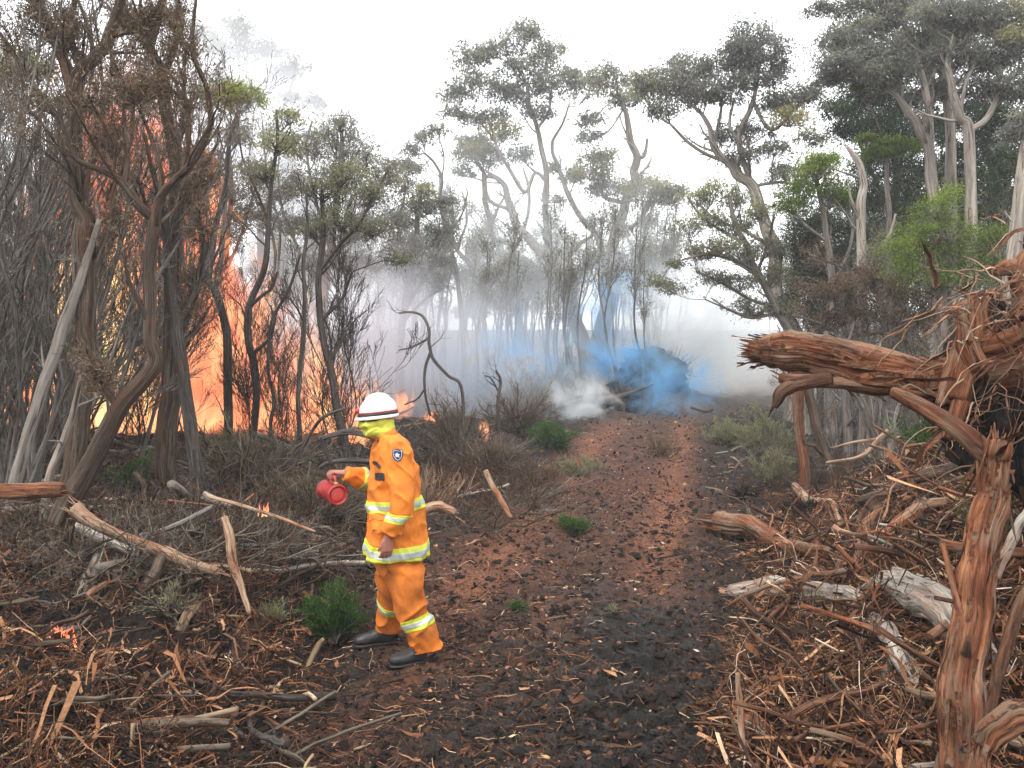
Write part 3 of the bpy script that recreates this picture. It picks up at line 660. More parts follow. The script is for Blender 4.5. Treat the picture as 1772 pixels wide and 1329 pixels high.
tree('dark_tree', 'tall dark crowned tree filling the middle right behind the pale gum stems', 20,
     [[(1560,740,26),(1560,560,22),(1555,420,18),(1550,300,14),(1545,200,9)],[(1560,420,10),(1600,340,9),(1630,280,6)],[(1555,380,9),(1510,300,8),(1480,230,5)]],
     clumps=[(1450,190,30,.35),(1480,180,36,.3),(1510,160,34,.2),(1540,170,42,.1),(1575,190,42,.1),(1500,215,38,.25),(1460,230,28,.3),(1540,230,40,.1),(1590,240,42,.1),(1630,220,40,.12),(1520,290,44,.25),(1570,300,46,.1),(1620,300,44,.12),(1500,340,42,.25),(1550,350,46,.15),(1600,370,44,.12),(1640,350,40,.15),(1530,400,40,.2),(1580,420,44,.15),(1500,410,34,.2),(1520,460,42,.2)],
     barkm=M_DARK, leafmat=L_DARK, leaf=.115, dens=1.1, twigk=(5,4,3), twlen=.15)
tree('dark_tree', 'dark leafy tree at the right edge behind the leaning stem', 18,
     [[(1725,740,26),(1722,560,22),(1718,400,18),(1715,280,12),(1712,200,8)],[(1718,400,10),(1760,320,8),(1790,260,5)]],
     clumps=[(1690,190,36,.15),(1720,210,42,.15),(1755,220,42,.2),(1680,260,40,.15),(1720,280,46,.15),(1765,290,42,.2),(1700,330,44,.2),(1745,350,44,.2),(1680,380,40,.25),(1725,410,44,.2),(1770,400,40,.2),(1655,310,36,.15),(1790,340,36,.2),(1700,460,42,.15),(1750,470,42,.15)],
     barkm=M_DARK, leafmat=L_DARK, leaf=.105, dens=1.1, twigk=(5,4,3), twlen=.15)
tree('green_tree', 'small tree with a flat vivid green top in the middle of the dark leaves', 15.5,
     [[(1535,740,14),(1540,560,12),(1538,420,10),(1535,320,8),(1535,270,5)]],
     clumps=[(1540,253,30,.55),(1515,265,24,.45),(1565,255,24,.6),(1495,240,16,.5),(1480,150,14,.5)], barkm=M_GREY, leafmat=L_GREEN, leaf=.075, dens=1.1, flat=.4, twigk=(3,3), twlen=.12)
tree('green_tree', 'olive green feathery shrub tree in front of the tall gum stems', 11.5,
     [[(1640,740,18),(1636,620,16),(1632,500,14),(1628,430,11),(1622,370,7)],[(1632,500,8),(1590,460,7),(1560,440,5)],[(1632,480,7),(1680,440,6),(1720,430,4)]],
     clumps=[(1620,365,36,.5),(1590,400,38,.5),(1640,400,38,.45),(1560,430,36,.55),(1600,440,42,.4),(1650,445,42,.35),(1700,420,38,.3),(1735,410,30,.35),(1560,465,34,.5),(1610,485,42,.3),(1670,490,42,.25),(1720,465,38,.25),(1640,340,26,.6)],
     barkm=M_GREY, leafmat=L_GREEN, leaf=.06, dens=.45, twigk=(7,6,4), twlen=.2, hang=.1)
tree('twiggy_shrub_tree', 'spreading grey dead shrub tree with pale twigs behind the broken log', 13,
     [[(1545,720,18),(1540,640,16),(1530,560,14),(1520,500,10),(1500,460,7)],[(1530,560,9),(1480,530,8),(1430,500,6),(1390,490,4)],[(1525,540,8),(1560,490,7),(1600,470,5)],[(1530,580,8),(1470,580,7),(1420,560,5),(1370,545,4)],[(1535,600,8),(1590,560,7),(1640,550,5)],[(1520,500,6),(1450,460,5),(1400,440,4)]],
     clumps=[(1460,500,34,.3),(1420,510,30,.3),(1500,480,34,.3),(1540,500,34,.35),(1590,510,34,.3),(1500,540,36,.25),(1560,560,36,.3),(1430,560,30,.25),(1620,550,34,.3)],
     barkm=M_GREY, leafmat=L_DEAD, leaf=.06, dens=.6, twigk=(10,7,4), deadleaf=1, twlen=.25)

# scrub layer behind the broken log: twiggy, brownish
protos = [sapling(2.6, .03, 210+i*5, M_GREY, (11, 6, 3), L_DEAD if i % 2 else L_OLIVE, 700, .055, twlen=.35, name='scrub_shrub', lean=.12, t0=.05, up=.35) for i in range(4)]
spots = [((px-886)/F*y, y) for px, y in [(1400,17),(1440,13.5),(1480,16),(1520,12.5),(1560,15),(1600,12.5),(1650,14),(1700,12.5),(1500,19),(1750,13),(1580,18),(1410,20),(1650,17.5),(1460,22),(1360,24),(1550,22),(1800,15),(1700,19)]]
place(protos, spots, lambda x, y: 'twiggy brown grey shrub in the ' + ('near' if y < 14.5 else 'middle' if y < 18.5 else 'far') + ' scrub ' + ('left of the dead pale stem' if (886+x/y*F) < 1490 else 'behind the broken log' if (886+x/y*F) < 1620 else 'behind the upturned stump'), 'shrubs in the scrub on the right', 'shrub', smin=.8, smax=1.25, tl=.1)
# trunks in the wood's edge under the broken log
tree('reddish_tree', 'short reddish trunk standing on the track edge under the log tip', 11.2,
     [[(1396,880,24),(1392,820,20),(1388,760,19),(1382,690,18),(1378,640,16),(1368,580,13)]], barkm=M_RED, twigk=(4,4,3), twlen=.3)
tree('reddish_tree', 'brown trunk leaning left from the track edge beside the reddish one', 11.0,
     [[(1452,880,22),(1440,830,18),(1425,780,17),(1408,710,16),(1395,660,14),(1380,600,12)]], barkm=M_BROWN, twigk=(5,4,3), twlen=.3)
for lab, sp, Y in [('dead stick trunk with a pale forked arm left of the heap', [(1520,860,14),(1535,800,13),(1550,740,12),(1560,690,9),(1568,640,7)], 10),
                   ('grey straight trunk in deep shade under the middle of the log', [(1468,850,16),(1466,760,15),(1462,690,14),(1460,620,12)], 12.5),
                   ('grey trunk leaning right beneath the thick end of the log', [(1540,850,16),(1520,780,15),(1500,720,14),(1475,660,12),(1460,600,9)], 12.0),
                   ('pale upright trunk near the green shrub under the log', [(1605,850,16),(1600,760,15),(1590,690,13),(1580,620,11)], 12.2)]:
    tree('edge_tree', lab, Y, [sp], barkm=M_GREY, twigk=(6,5,3), twlen=.3)
# fine dark brush standing before the flames
protos = [sapling(3.4, .012, 510+i*7, M_DARK, (16, 7, 4), twlen=.3, name='fire_brush_sapling', lean=.1, t0=.05, up=.4) for i in range(5)]
spots = [((px-886)/F*y, y) for px, y in zip(U(150, 640, 24), U(10.3, 12.3, 24))]
place(protos, spots, lambda x, y: 'fine dark twiggy sapling against the ' + ('yellow heart of the flames' if (886+x/y*F) < 290 else 'orange flames right of the thick trunk' if (886+x/y*F) < 430 else 'low right end of the flames'), 'fine saplings before the flames', smin=.6, smax=1.25, tl=.2)
protos = [sapling(4.2, .05, 610+i*7, M_GREY, (12, 7, 3), [L_DARK, L_OLIVE, L_GUM, L_GREEN][i], 3200, .075, twlen=.3, name='bushy_tree', lean=.08, t0=.12, up=.3) for i in range(4)]
spots = [((px-886)/F*y, y) for px, y in [(1395,21),(1450,19),(1500,16.5),(1555,18.5),(1610,16),(1660,18),(1700,15),(1750,18.5),(1800,14),(1430,25),(1530,24),(1600,22),(1680,23),(1760,24),(1850,19),(1480,21)]]
place(protos, spots, lambda x, y: 'bushy leafy small tree in the ' + ('near' if y < 17.5 else 'middle' if y < 20.5 else 'far') + ' green wall ' + ('left of the dead pale stem' if (886+x/y*F) < 1490 else 'behind the broken log' if (886+x/y*F) < 1620 else 'behind the upturned stump' if (886+x/y*F) < 1720 else 'at the right edge'), 'bushy trees in the right-hand wood', 'tree', smin=.85, smax=1.35, tl=.06)
# background thicket
protos = [sapling(5.2, .045, 310+i*9, M_GREY, (12, 5, 4), L_GUM, 500, .1, twlen=.2, name='background_sapling', lean=.05, t0=.55, up=.55) for i in range(6)]
spots = []
while len(spots) < 150:
    y = U(21, 34); px = U(440, 1150) if rng.random() < .85 else U(1340, 1500)
    if abs(px-1030) < 25: continue
    spots.append(((px-886)/F*y, y))
def zs(x, y):
    px = 886+x/y*F
    return 'thin upright bare sapling ' + ('near' if y < 25 else 'midway' if y < 29.5 else 'deep') + ' in the smoky thicket ' + ('just right of the fire' if px < 560 else 'above the firefighter' if px < 700 else 'behind the bent dead sapling' if px < 820 else 'left of the forked gum' if px < 1010 else 'right of the forked gum' if px < 1200 else 'behind the broken log')
place(protos, spots, zs, 'saplings in the smoky thicket', smin=.75, smax=1.15, tl=.07)
protos = [sapling(7.5, .07, 410+i*9, M_GREY, (10, 6, 4), L_GUM, 1500, .15, twlen=.24, name='background_tree', lean=.06, t0=.45, up=.4) for i in range(4)]
spots = [((px-886)/F*y, y) for px, y in [(480,26),(530,30),(610,27),(660,31),(740,30),(800,34),(870,36),(950,36),(1010,38),(1100,36),(1370,27),(1430,30),(1480,27),(1540,30),(1600,28),(1660,31),(1720,28),(1780,30),(1840,27),(100,26),(0,24),(200,28),(300,27),(-80,25),(1400,38),(1140,48),(1370,45)]]+[((px-886)/F*y, y) for px, y in zip(np.linspace(-150, 1180, 56)+U(-12, 12, 56), U(34, 62, 56))]+[((px-886)/F*y, y) for px, y in zip(np.linspace(1340, 1900, 22), U(34, 50, 22))]
def zf(x, y):
    px = 886+x/y*F
    return 'hazy small grey tree far back ' + ('behind the fire' if px < 350 else 'right of the fire' if px < 560 else 'above the firefighter' if px < 720 else 'in the white gap' if px < 960 else 'behind the forked gum' if px < 1150 else 'at the end of the track' if px < 1400 else 'behind the dead pale stem' if px < 1560 else 'behind the tall gums')
place(protos, spots, zf, 'hazy trees far back in the bush', 'tree', smin=.75, smax=1.1, tl=.05)

# ================================================================== LOGS, BRANCHES, DEBRIS
def spec_path(sp):
    P, R = [], []
    for s in sp:
        Y = s[3] if len(s) > 3 else GH(s[0], s[1])[1]
        p = PX(s[0], s[1], Y)
        if len(s) <= 3: p[2] += s[2]*.5/F*Y*1.2+.015
        P.append(p); R.append(s[2]*.5/F*Y)
    return np.array(P), np.array(R)
def stub(C, R, i, d, L, r):
    p = np.stack([C[i], C[i]+d*L*.5, C[i]+d*L+np.array([0, 0, .02])])
    return tubes(catmull(p, 3), np.linspace(r, r*.45, 7), 6, ridge=.15, cap=True)
def splinters(p, d, r, n, L):
    "ragged broken end: thin shards pointing along d"
    o = runit(n); o = nrm(o-(o@d)[:, None]*d[None])*U(.1, 1, (n, 1))*r
    D = nrm(d+.22*runit(n)); ln = U(.3, 1, n)[:, None]*L
    P = np.stack([p+o-D*ln*.5, p+o+D*ln*.5, p+o*1.2+D*ln], 1)
    return tubes(P, np.array([1, .6, .08])[None]*(U(.07, .22, n)*r)[:, None], 4)
def peel(C, R, n, L, w, curl=.5):
    "loose bark strips lying along a log"
    i = rng.integers(0, len(C)-1, n); T = nrm(np.gradient(C, axis=0))[i]
    o = runit(n); o = nrm(o-(o*T).sum(1, keepdims=True)*T); m = 6
    t = np.linspace(0, 1, m)[None, :, None]; sgn = np.sign(U(-1, 1, (n, 1)))
    ln = U(.3, 1, n)[:, None, None]*L
    P = (C[i]+o*R[i][:, None]*1.04)[:, None]+T[:, None]*sgn[:, None]*ln*t+o[:, None]*(t**2)*curl*ln*U(0, .5, (n, 1, 1))-np.array([0, 0, 1])*(t**2)*ln*curl*U(0, .5, (n, 1, 1))
    return ribbons(P, U(.4, 1, n)*w, nrm(np.cross(T, o)), rng.random(n))
def log(name, label, sp, mat, ridge=.14, sides=28, stubs=0, peels=0, split=(0, 0), group=None, cat='log', wob=.25, limbs=(), pw=.03):
    P, R = spec_path(sp)
    C = catmull(P, 8); RR = np.interp(np.linspace(0, len(R)-1, len(C)), np.arange(len(R)), R)
    RR = RR*(1+.10*vnoise(np.arange(len(C))*.35, sp[0][0], 3))
    C = C+np.stack([vnoise(np.linspace(0, len(P)*1.5, len(C)), sp[0][0]+q*9., 1) for q in range(3)], -1)*RR.max()*wob*.5
    b = C.mean(0); base = np.array([b[0], b[1], C[:, 2].min()])
    root = link(name, None, None, base); tag(root, label, cat, group)
    obj('wood', tubes(C, RR, sides, ridge=ridge, cap=True, var=U(.4, .7)), mat, root, base)
    for k in range(stubs):
        i = rng.integers(2, len(C)-2); d = runit(1)[0]; d[2] = abs(d[2])*.8; T = nrm(C[i+1]-C[i-1]); d = nrm(d-T*(d@T)*.6)
        obj('branch_stub', stub(C, RR, i, d, U(.5, 1.)*RR[i]*6, RR[i]*.35), mat, root, base)
    for l in limbs:
        LP, LR = spec_path(l); LC = catmull(LP, 6)
        obj('limb', tubes(LC, np.interp(np.linspace(0, len(LR)-1, len(LC)), np.arange(len(LR)), LR), 10, ridge=ridge, cap=True), mat, root, base)
    if peels: tag(obj('loose_bark', peel(C, RR, peels, .25 if RR.max() > .05 else .12, pw), mat, root, base), kind='stuff')
    for e, n in enumerate(split):
        if n:
            d = nrm(C[0]-C[2]) if e == 0 else nrm(C[-1]-C[-3])
            tag(obj('splinters', splinters(C[0 if e == 0 else -1], d, RR[0 if e == 0 else -1], n, RR[0 if e == 0 else -1]*2.2), mat, root, base), kind='stuff')
    return root
# --- right-hand heap, hand placed
log('standing_snag', 'upright reddish broken trunk with peeling bark in the right foreground',
    [(1676,1400,76,2.95),(1670,1300,72,2.98),(1664,1200,66,3.0),(1678,1100,58,3.05),(1688,1020,52,3.1),(1700,940,48,3.15),(1716,860,46,3.2),(1724,800,44,3.2),(1730,768,38,3.2)],
    M_RED, ridge=.24, sides=96, stubs=2, peels=110, split=(0, 16), wob=.3,
    limbs=[[(1722,800,40,3.2),(1695,775,36,3.25),(1660,745,32,3.3),(1620,718,28,3.4),(1580,695,24,3.5),(1545,678,18,3.6)]], pw=.035)
log('broken_log', 'thick broken red brown log jutting left over the track with frayed end',
    [(1326,612,42,4.7),(1360,608,56,4.6),(1420,617,64,4.5),(1490,634,64,4.4),(1560,650,62,4.3),(1625,662,66,4.2),(1690,650,80,4.1)],
    M_RED, ridge=.26, sides=96, stubs=0, peels=150, split=(70, 0), wob=.3, pw=.05,
    limbs=[[(1350,655,18,4.6),(1400,660,26,4.5),(1470,662,28,4.4),(1540,672,28,4.3)], [(1385,592,14,4.5),(1470,598,20,4.45),(1560,622,22,4.3),(1618,645,20,4.2)]])
log('dark_splinter', 'dark charred splinter curling down under the broken log', [(1340,705,10,4.5),(1352,680,22,4.5),(1385,662,24,4.5),(1440,655,20,4.4)], M_REDDARK, peels=6, cat='broken wood')
# uprooted stump with soil
def blob(c, r, seed, amp=.3, n=40, m=28, fr=3.):
    th = np.linspace(0, 2*np.pi, n, endpoint=False); ph = np.linspace(.02, np.pi-.02, m)
    d = np.stack([np.sin(ph)[:, None]*np.cos(th), np.sin(ph)[:, None]*np.sin(th), np.cos(ph)[:, None]*np.ones(n)], -1)
    q = 1+amp*fbm(d[..., 0]*fr/2+seed, d[..., 1]*fr/2, d[..., 2]*fr/2, 5)
    V = (np.array(c)+d*np.array(r)*q[..., None]).reshape(-1, 3); i = np.arange(n*m).reshape(m, n)
    a = i[:-1]; b = np.roll(a, -1, 1); e = i[1:]; f = np.roll(e, -1, 1)
    return (V, [np.stack([a, e, f, b], -1).reshape(-1, 4)], V*1., np.full(len(V), .4))
c0 = PX(1752, 640, 4.05); base = c0-np.array([0, 0, .45])
root = link('uprooted_stump', None, None, base); tag(root, 'upturned red stump with torn roots and black soil at the right edge', 'stump')
obj('root_soil', [blob(c0+np.array([.02, .22, -.16]), (.30, .3, .46), 3, .4)], M_CHAR, root, base)
for sp in [[(1690,650,70,4.0),(1730,640,90,4.0),(1800,625,110,4.0),(1900,600,110,4.05)]]:
    P, R = spec_path(sp); C = catmull(P, 8)
    obj('trunk', tubes(C, np.interp(np.linspace(0, 3, len(C)), np.arange(4), R), 30, ridge=.22, cap=True), M_RED, root, base)
for sp in [[(1650,690,46,3.95),(1662,640,46,3.95),(1680,580,40,3.98),(1685,530,24,4.0),(1676,505,8,4.0)], [(1690,640,40,3.9),(1672,600,36,3.9),(1668,570,26,3.9),(1660,535,8,3.95)],
           [(1700,600,36,3.95),(1735,590,30,3.9),(1772,570,26,3.9),(1800,560,20,3.9)], [(1720,500,12,4.0),(1700,540,20,4.0),(1720,600,26,4.0)],
           [(1772,470,26,4.1),(1750,462,30,4.1),(1725,468,18,4.1),(1700,462,6,4.1)], [(1790,440,40,4.1),(1770,470,44,4.1),(1775,520,40,4.1),(1760,560,30,4.05)], [(1640,760,20,3.9),(1655,715,26,3.9),(1665,680,30,3.95)],
           [(1625,700,14,3.95),(1640,670,26,3.95),(1655,620,24,3.95),(1672,560,14,3.95)]]:
    P, R = spec_path(sp); C = catmull(P, 6)
    obj('root', tubes(C, np.interp(np.linspace(0, len(R)-1, len(C)), np.arange(len(R)), R), 12, ridge=.25, cap=True), M_RED if rng.random() < .8 else M_PALE, root, base)
n = 240
p0 = c0+rng.normal(size=(n, 3))*np.array([.22, .1, .25])+np.array([-.05, -.1, .1]); d = nrm(runit(n)+np.array([-.8, -.3, -.1]))
T = np.linspace(0, 1, 6)[None, :, None]
P = p0[:, None]+d[:, None]*T*U(.08, .35, (n, 1, 1))+np.cumsum(rng.normal(size=(n, 6, 3))*.012, 1)-np.array([0, 0, 1])*T**2*U(0, .12, (n, 1, 1))
tag(obj('fine_roots', tubes(P, np.linspace(1, .3, 6)[None]*U(.002, .007, (n, 1)), 4), M_PALE, root, base), kind='stuff')
tag(obj('torn_bark', ribbons(P[:90]+np.array([0, -.05, 0]), U(.01, .045, 90), runit(90), rng.random(90)), M_RED, root, base), kind='stuff')

log('fallen_log', 'short dark red log with pale broken end lying at the track edge on the right',
    [(1243,925,34),(1290,935,36),(1340,955,30),(1390,968,26),(1445,978,22)], M_RED, ridge=.24, sides=48, peels=40, split=(24, 4))
log('weathered_log', 'long silver grey split log lying across the right heap', [(1265,1040,24),(1330,1040,34),(1400,1052,36),(1470,1062,38),(1500,1070,24)], M_SILVER, ridge=.22, sides=24, peels=18, split=(10, 10))
log('peeling_log', 'pale log with flaking white and rust bark leaning beside the upright snag', [(1495,1045,22),(1540,1050,50),(1590,1075,66),(1640,1110,70),(1680,1150,60)], M_SILVER, ridge=.22, sides=28, peels=40, split=(10, 0), pw=.05)
log('weathered_log', 'grey split stump piece pointing down from the flaking pale log', [(1510,1080,34),(1535,1120,34),(1562,1165,28),(1585,1205,16)], M_SILVER, ridge=.25, sides=20, peels=8, split=(4, 6))
log('bark_slab', 'long thin rust coloured branch arching over the right heap', [(1440,1030,12),(1470,960,18),(1510,890,22),(1560,870,20),(1640,850,16),(1700,835,14)], M_REDDARK, ridge=.2, peels=12)
log('heap_branch', 'mossy brown branch on the crest of the right heap', [(1490,880,16),(1560,860,24),(1630,835,26),(1700,815,22)], M_BROWN, peels=6, cat='branch')
log('heap_branch', 'red torn branch slanting from the crest towards the snag', [(1500,960,14),(1540,940,24),(1590,900,24),(1640,880,16)], M_RED, peels=14, cat='branch')
log('heap_branch', 'rust branch standing out of the heap left of the dark gap', [(1475,1010,14),(1490,960,18),(1500,920,18),(1545,885,12)], M_RED, peels=8, cat='branch')
log('upright_stick', 'pale upright peeled stick stuck in the soil at the bottom right of the track', [(1287,1320,14,3.75),(1283,1260,12,3.78),(1280,1210,12,3.8),(1276,1165,9,3.8)], M_PALE, sides=10, ridge=.08, cat='stick')
log('curved_branch', 'dark wine red curved branch at the lower right edge', [(1705,1290,10,2.95),(1725,1180,20,3.0),(1750,1090,22,3.0),(1768,1040,16,3.0),(1785,1000,10,3.0)], M_REDDARK, peels=4, cat='branch')
log('curved_branch', 'pale thin branch leaning right beside the upright snag', [(1722,1000,16,3.6),(1745,950,18,3.6),(1765,905,14,3.6),(1785,870,10,3.6)], M_SILVER, cat='branch')
log('chunk', 'red splintered chunk in the bottom right corner', [(1700,1290,30,2.7),(1740,1250,46,2.7),(1790,1235,46,2.7)], M_RED, ridge=.3, peels=16, split=(10, 0), cat='broken wood')
log('chunk', 'thin orange root lying across the soil left of the snag foot', [(1530,1268,6,3.2),(1570,1262,8,3.2),(1620,1250,8,3.2),(1650,1235,6,3.2)], M_RED, sides=8, cat='root')
log('cut_branch', 'pale split post leaning by the track edge under the reddish trunk', [(1375,850,12),(1400,880,18),(1440,880,12),(1455,920,10)], M_PALE, cat='branch')
log('upright_post', 'short pale splintered stump post at the foot of the brown leaning trunk', [(1448,920,18,9.3),(1445,890,22,9.3),(1438,868,16,9.3)], M_PALE, split=(0, 6), cat='post')
log('forked_stick', 'white forked stick reaching left beneath the broken log', [(1545,740,10,10.2),(1520,760,8,10.2),(1490,790,7,10.2),(1430,800,4,10.2)], M_PALE, cat='stick', limbs=[[(1520,760,6,10.2),(1480,765,5,10.2),(1440,775,3,10.2)]])
# --- left side
log('broken_log', 'orange red log end entering from the left edge', [(-60,848,30,6.0),(0,850,28,6.0),(50,848,28,6.0),(108,846,22,6.0)], M_RED, ridge=.2, peels=10, split=(0, 8))
log('fallen_branch', 'long pale rust streaked branch sloping down to the right past the tree roots',
    [(128,880,24,5.7),(165,905,19,5.7),(215,930,18,5.75),(270,950,19,5.8),(330,975,19,5.8),(382,992,12,5.8)], M_PALE, ridge=.2, peels=16, split=(6, 8), cat='branch')
log('fallen_branch', 'grey thin branch crossing behind the long pale branch', [(130,910,14,5.9),(180,935,16,5.9),(240,960,12,5.9)], M_SILVER, cat='branch')
log('leaning_stick', 'pale rust stick standing slanted left of the green bush', [(388,895,11,5.6),(398,930,15,5.55),(404,975,14,5.5),(420,1020,11,5.4),(431,1062,7,5.3)], M_PALE, ridge=.18, peels=6, split=(8, 3), cat='stick')
log('leaning_stick', 'grey mossy stick propped against the roots of the fork tree', [(175,955,16,5.9),(155,1000,24,5.7),(135,1040,20,5.5)], M_SILVER, cat='stick')
log('leaning_stick', 'brown mossy short stick between root flare and pale branch', [(235,1035,14,5.6),(262,1000,22,5.7),(283,962,18,5.8)], M_BROWN, cat='stick')
log('fallen_branch', 'orange peeled branch in the bottom left corner', [(-40,1340,34,3.6),(40,1310,34,3.6),(100,1288,28,3.65),(150,1272,20,3.65)], M_PALE, ridge=.15, peels=4, split=(0, 4), cat='branch')
log('fallen_branch', 'thin long brown branch lying level along the bottom left', [(120,1278,14,3.75),(220,1262,20,3.8),(300,1250,20,3.85),(400,1250,12,3.85)], M_BROWN, peels=8, cat='branch')
log('bark_piece', 'salmon coloured bark piece beside the bottom left branch', [(28,1270,10,3.8),(60,1282,22,3.75),(90,1300,16,3.7)], M_PALE, cat='bark')
log('upright_stick', 'thin pale stick standing upright at the bottom left', [(226,1345,9,3.6),(228,1295,9,3.6),(230,1252,7,3.6)], M_STRAW, sides=8, cat='stick')
log('arched_branch', 'thin brown branch arching over the dark hollow', [(60,1190,8,4.7),(110,1215,12,4.6),(150,1245,12,4.5),(185,1275,8,4.4)], M_STRAW, cat='branch')
log('arched_branch', 'curved twiggy branch along the top rim of the dark hollow', [(115,1155,8,4.95),(150,1140,12,4.95),(200,1132,12,4.95),(260,1122,8,4.95)], M_STRAW, cat='branch')
log('straw_stick', 'pale straw coloured thin stick rising right of the hollow', [(502,1205,6,4.9),(525,1170,8,4.95),(548,1120,9,5.0),(560,1105,6,5.0)], M_STRAW, sides=8, cat='stick')
log('straw_stick', 'bleached curved stick on the litter between hollow and firefighter', [(325,1168,7,5.0),(370,1155,9,5.0),(410,1140,8,5.0)], M_PALE, sides=8, cat='stick')
log('peeled_stick', 'white peeled stick leaning on the brush right of the firefighter', [(840,815,9,8.6),(853,842,11,8.5),(868,868,12,8.4),(884,897,8,8.3)], M_PALE, sides=10, ridge=.08, cat='stick')
log('fallen_branch', 'reddish splintered branch end behind the firefighter', [(738,880,18,7.3),(760,876,18,7.3),(788,888,12,7.3)], M_PALE, peels=6, split=(0, 8), cat='branch')
log('dead_branch', 'black forked dead branch reaching left to the firefighter chin', [(660,760,9,6.6),(610,748,11,6.6),(580,752,10,6.6),(548,760,7,6.6)], M_DARK, cat='branch', limbs=[[(556,757,9,6.6),(565,785,7,6.6),(575,805,5,6.6)],[(600,750,7,6.6),(612,740,5,6.6),(624,743,3,6.6)]])
log('dead_branch', 'dark branches at chest height behind the drip torch', [(650,800,8,6.8),(610,797,9,6.8),(570,800,7,6.8),(552,810,4,6.8)], M_DARK, cat='branch', limbs=[[(545,800,3,6.8),(520,790,3,6.8),(600,735,3,6.8)][:2]])
log('arched_twig', 'dark thin arching twig left of the helmet', [(512,805,3,6.6),(535,755,5,6.6),(560,722,6,6.6),(600,706,4,6.6)], M_DARK, cat='branch')
for lab, sp in [('thin pale branch lying from the slender trunk towards the green bush', [(358,858,6,6.6),(420,875,6,6.5),(480,895,6,6.4),(545,920,4,6.2)]),
                ('flat bleached slab on the left litter', [(310,1105,14),(325,1080,18),(345,1055,10)]),
                ('small bleached slab near the tree base', [(150,1040,8),(165,1030,12),(185,1018,8)])]:
    log('litter_branch', lab, sp, M_PALE, cat='branch')
# roots and dark hollows at the foot of the left trees
for lab, sp in [('thick dark root running down from the fork tree to the left', [(85,960,30,5.9),(60,1000,22,5.7),(25,1035,14,5.5)]),
                ('dark root flare dropping right of the fork tree base', [(90,950,30,5.9),(105,1010,20,5.6),(100,1050,10,5.4)]),
                ('brown root spreading right from the thick brown trunk', [(300,900,26,7.9),(330,945,20,7.5),(370,975,10,7.2)]),
                ('grey root spreading left from the thick brown trunk', [(295,905,24,7.9),(262,950,18,7.4),(235,975,10,7.1)]),
                ('mossy stub trunk leaning among the left roots', [(200,1030,20,5.6),(208,990,24,5.8),(200,950,22,6.0)])]:
    log('root_limb', lab, sp, M_BROWN, ridge=.22, cat='root')
# burnt pile poles
for lab, sp in [('grey pole poking from the smoking pile', [(1020,655,6,21.5),(1050,680,9,21),(1080,700,7,20.5)]),
                ('pale branch lying low in front of the smoking pile', [(1050,690,7,20.5),(1090,680,8,20.5),(1130,665,5,20.8)]),
                ('short bright stick on the ash to the right of the smoking pile', [(1195,705,4,19),(1220,712,5,19),(1235,708,3,19)]),
                ('slanted thin stick on the left slope of the smoking pile', [(985,690,4,21.5),(1000,660,6,21.7),(995,640,4,21.8)])]:
    log('pile_pole', lab, sp, M_TWIG, cat='branch')
for px, lab in [(985, 'burnt heap of earth and roots on the left of the smoke'), (1130, 'large dark burnt heap behind the blue smoke'), (1060, 'low ash grey heap between the two darker burnt heaps')]:
    Yy = 24 if px != 1060 else 22
    g0 = PX(px, 640, Yy); g0[2] = float(hmac(g0[0], g0[1]))
    r_ = {985: .8, 1130: 1.05, 1060: .8}[px]
    root = link('burnt_heap', None, None, g0); tag(root, lab, 'heap')
    obj('burnt_soil', blob(g0+np.array([0, 0, .1]), (r_, r_*.8, r_*.75), px, .35, 60, 40, 4), M_CHAR, root, g0)
    n = 260; T = np.linspace(0, 1, 5)[None, :, None]
    p0 = g0+runit(n)*np.array([r_, r_*.8, r_*.7])*U(.7, 1.1, (n, 1)); p0[:, 2] = np.abs(p0[:, 2]-g0[2])+g0[2]
    P = p0[:, None]+runit(n)[:, None]*T*U(.2, .8, (n, 1, 1))+np.cumsum(rng.normal(size=(n, 5, 3))*.05, 1)
    tag(obj('burnt_sticks', tubes(P, np.linspace(1, .3, 5)[None]*U(.006, .022, (n, 1)), 4), M_TWIG, root, g0), kind='stuff')

# --- many individual branches
MN = {M_RED: 'rust red', M_REDDARK: 'dark red', M_BROWN: 'brown', M_PALE: 'bleached', M_SILVER: 'silver grey', M_TWIG: 'grey', M_DARK: 'blackish', M_STRAW: 'straw coloured', M_GREY: 'grey'}
def hz_(x, y): return 'in front of the upright snag' if y < 3.9 else 'at the heap foot by the track' if x-(.75+.36*(y-4)) < 1.1 else 'at the far end of the heap' if y > 7.4 else 'behind the snag on the heap crest' if (886+x/y*F) > 1600 else 'on the heap between log and snag'
def bz_(x, y): return 'in front of the dark hollow' if y < 4.5 else 'beside the dark hollow' if y < 5.6 and x < -1.9 else 'near the firefighter feet' if x > -2.2 and y < 6.4 else 'among the fork tree roots' if (886+x/y*F) < 330 else 'under the brush below the fire'
def tz_(x, y): return 'in the wet black ruts' if y < 5.3 else 'level with the firefighter' if y < 6.8 else 'between firefighter and tussock' if y < 8.6 else 'on the red earth beyond the tussock'
def sz_(L, a, b): return 'short' if L < a else 'long' if L > b else 'mid length'
def rbranch(name, p, az, pitch, L, r, mat, curve=.25, sides=9, n=8, ridge=.16):
    d = np.array([math.cos(az)*math.cos(pitch), math.sin(az)*math.cos(pitch), math.sin(pitch)])
    t = np.linspace(-.5, .5, n)[:, None]; s = nrm(np.cross(d, [0, 0, 1]))
    C = t*d*L+s*(t**2)*L*curve*U(-2, 2)+np.array([0, 0, 1])*(t**2)*L*curve*U(-.8, .8)+rng.normal(size=(n, 3))*L*.012
    C = catmull(C, 2); R = np.linspace(r, r*U(.35, .8), len(C))
    me = make_mesh(name, tubes(C, R, sides, ridge=ridge, cap=True), mat)
    return link(name, me, None, tuple(p))
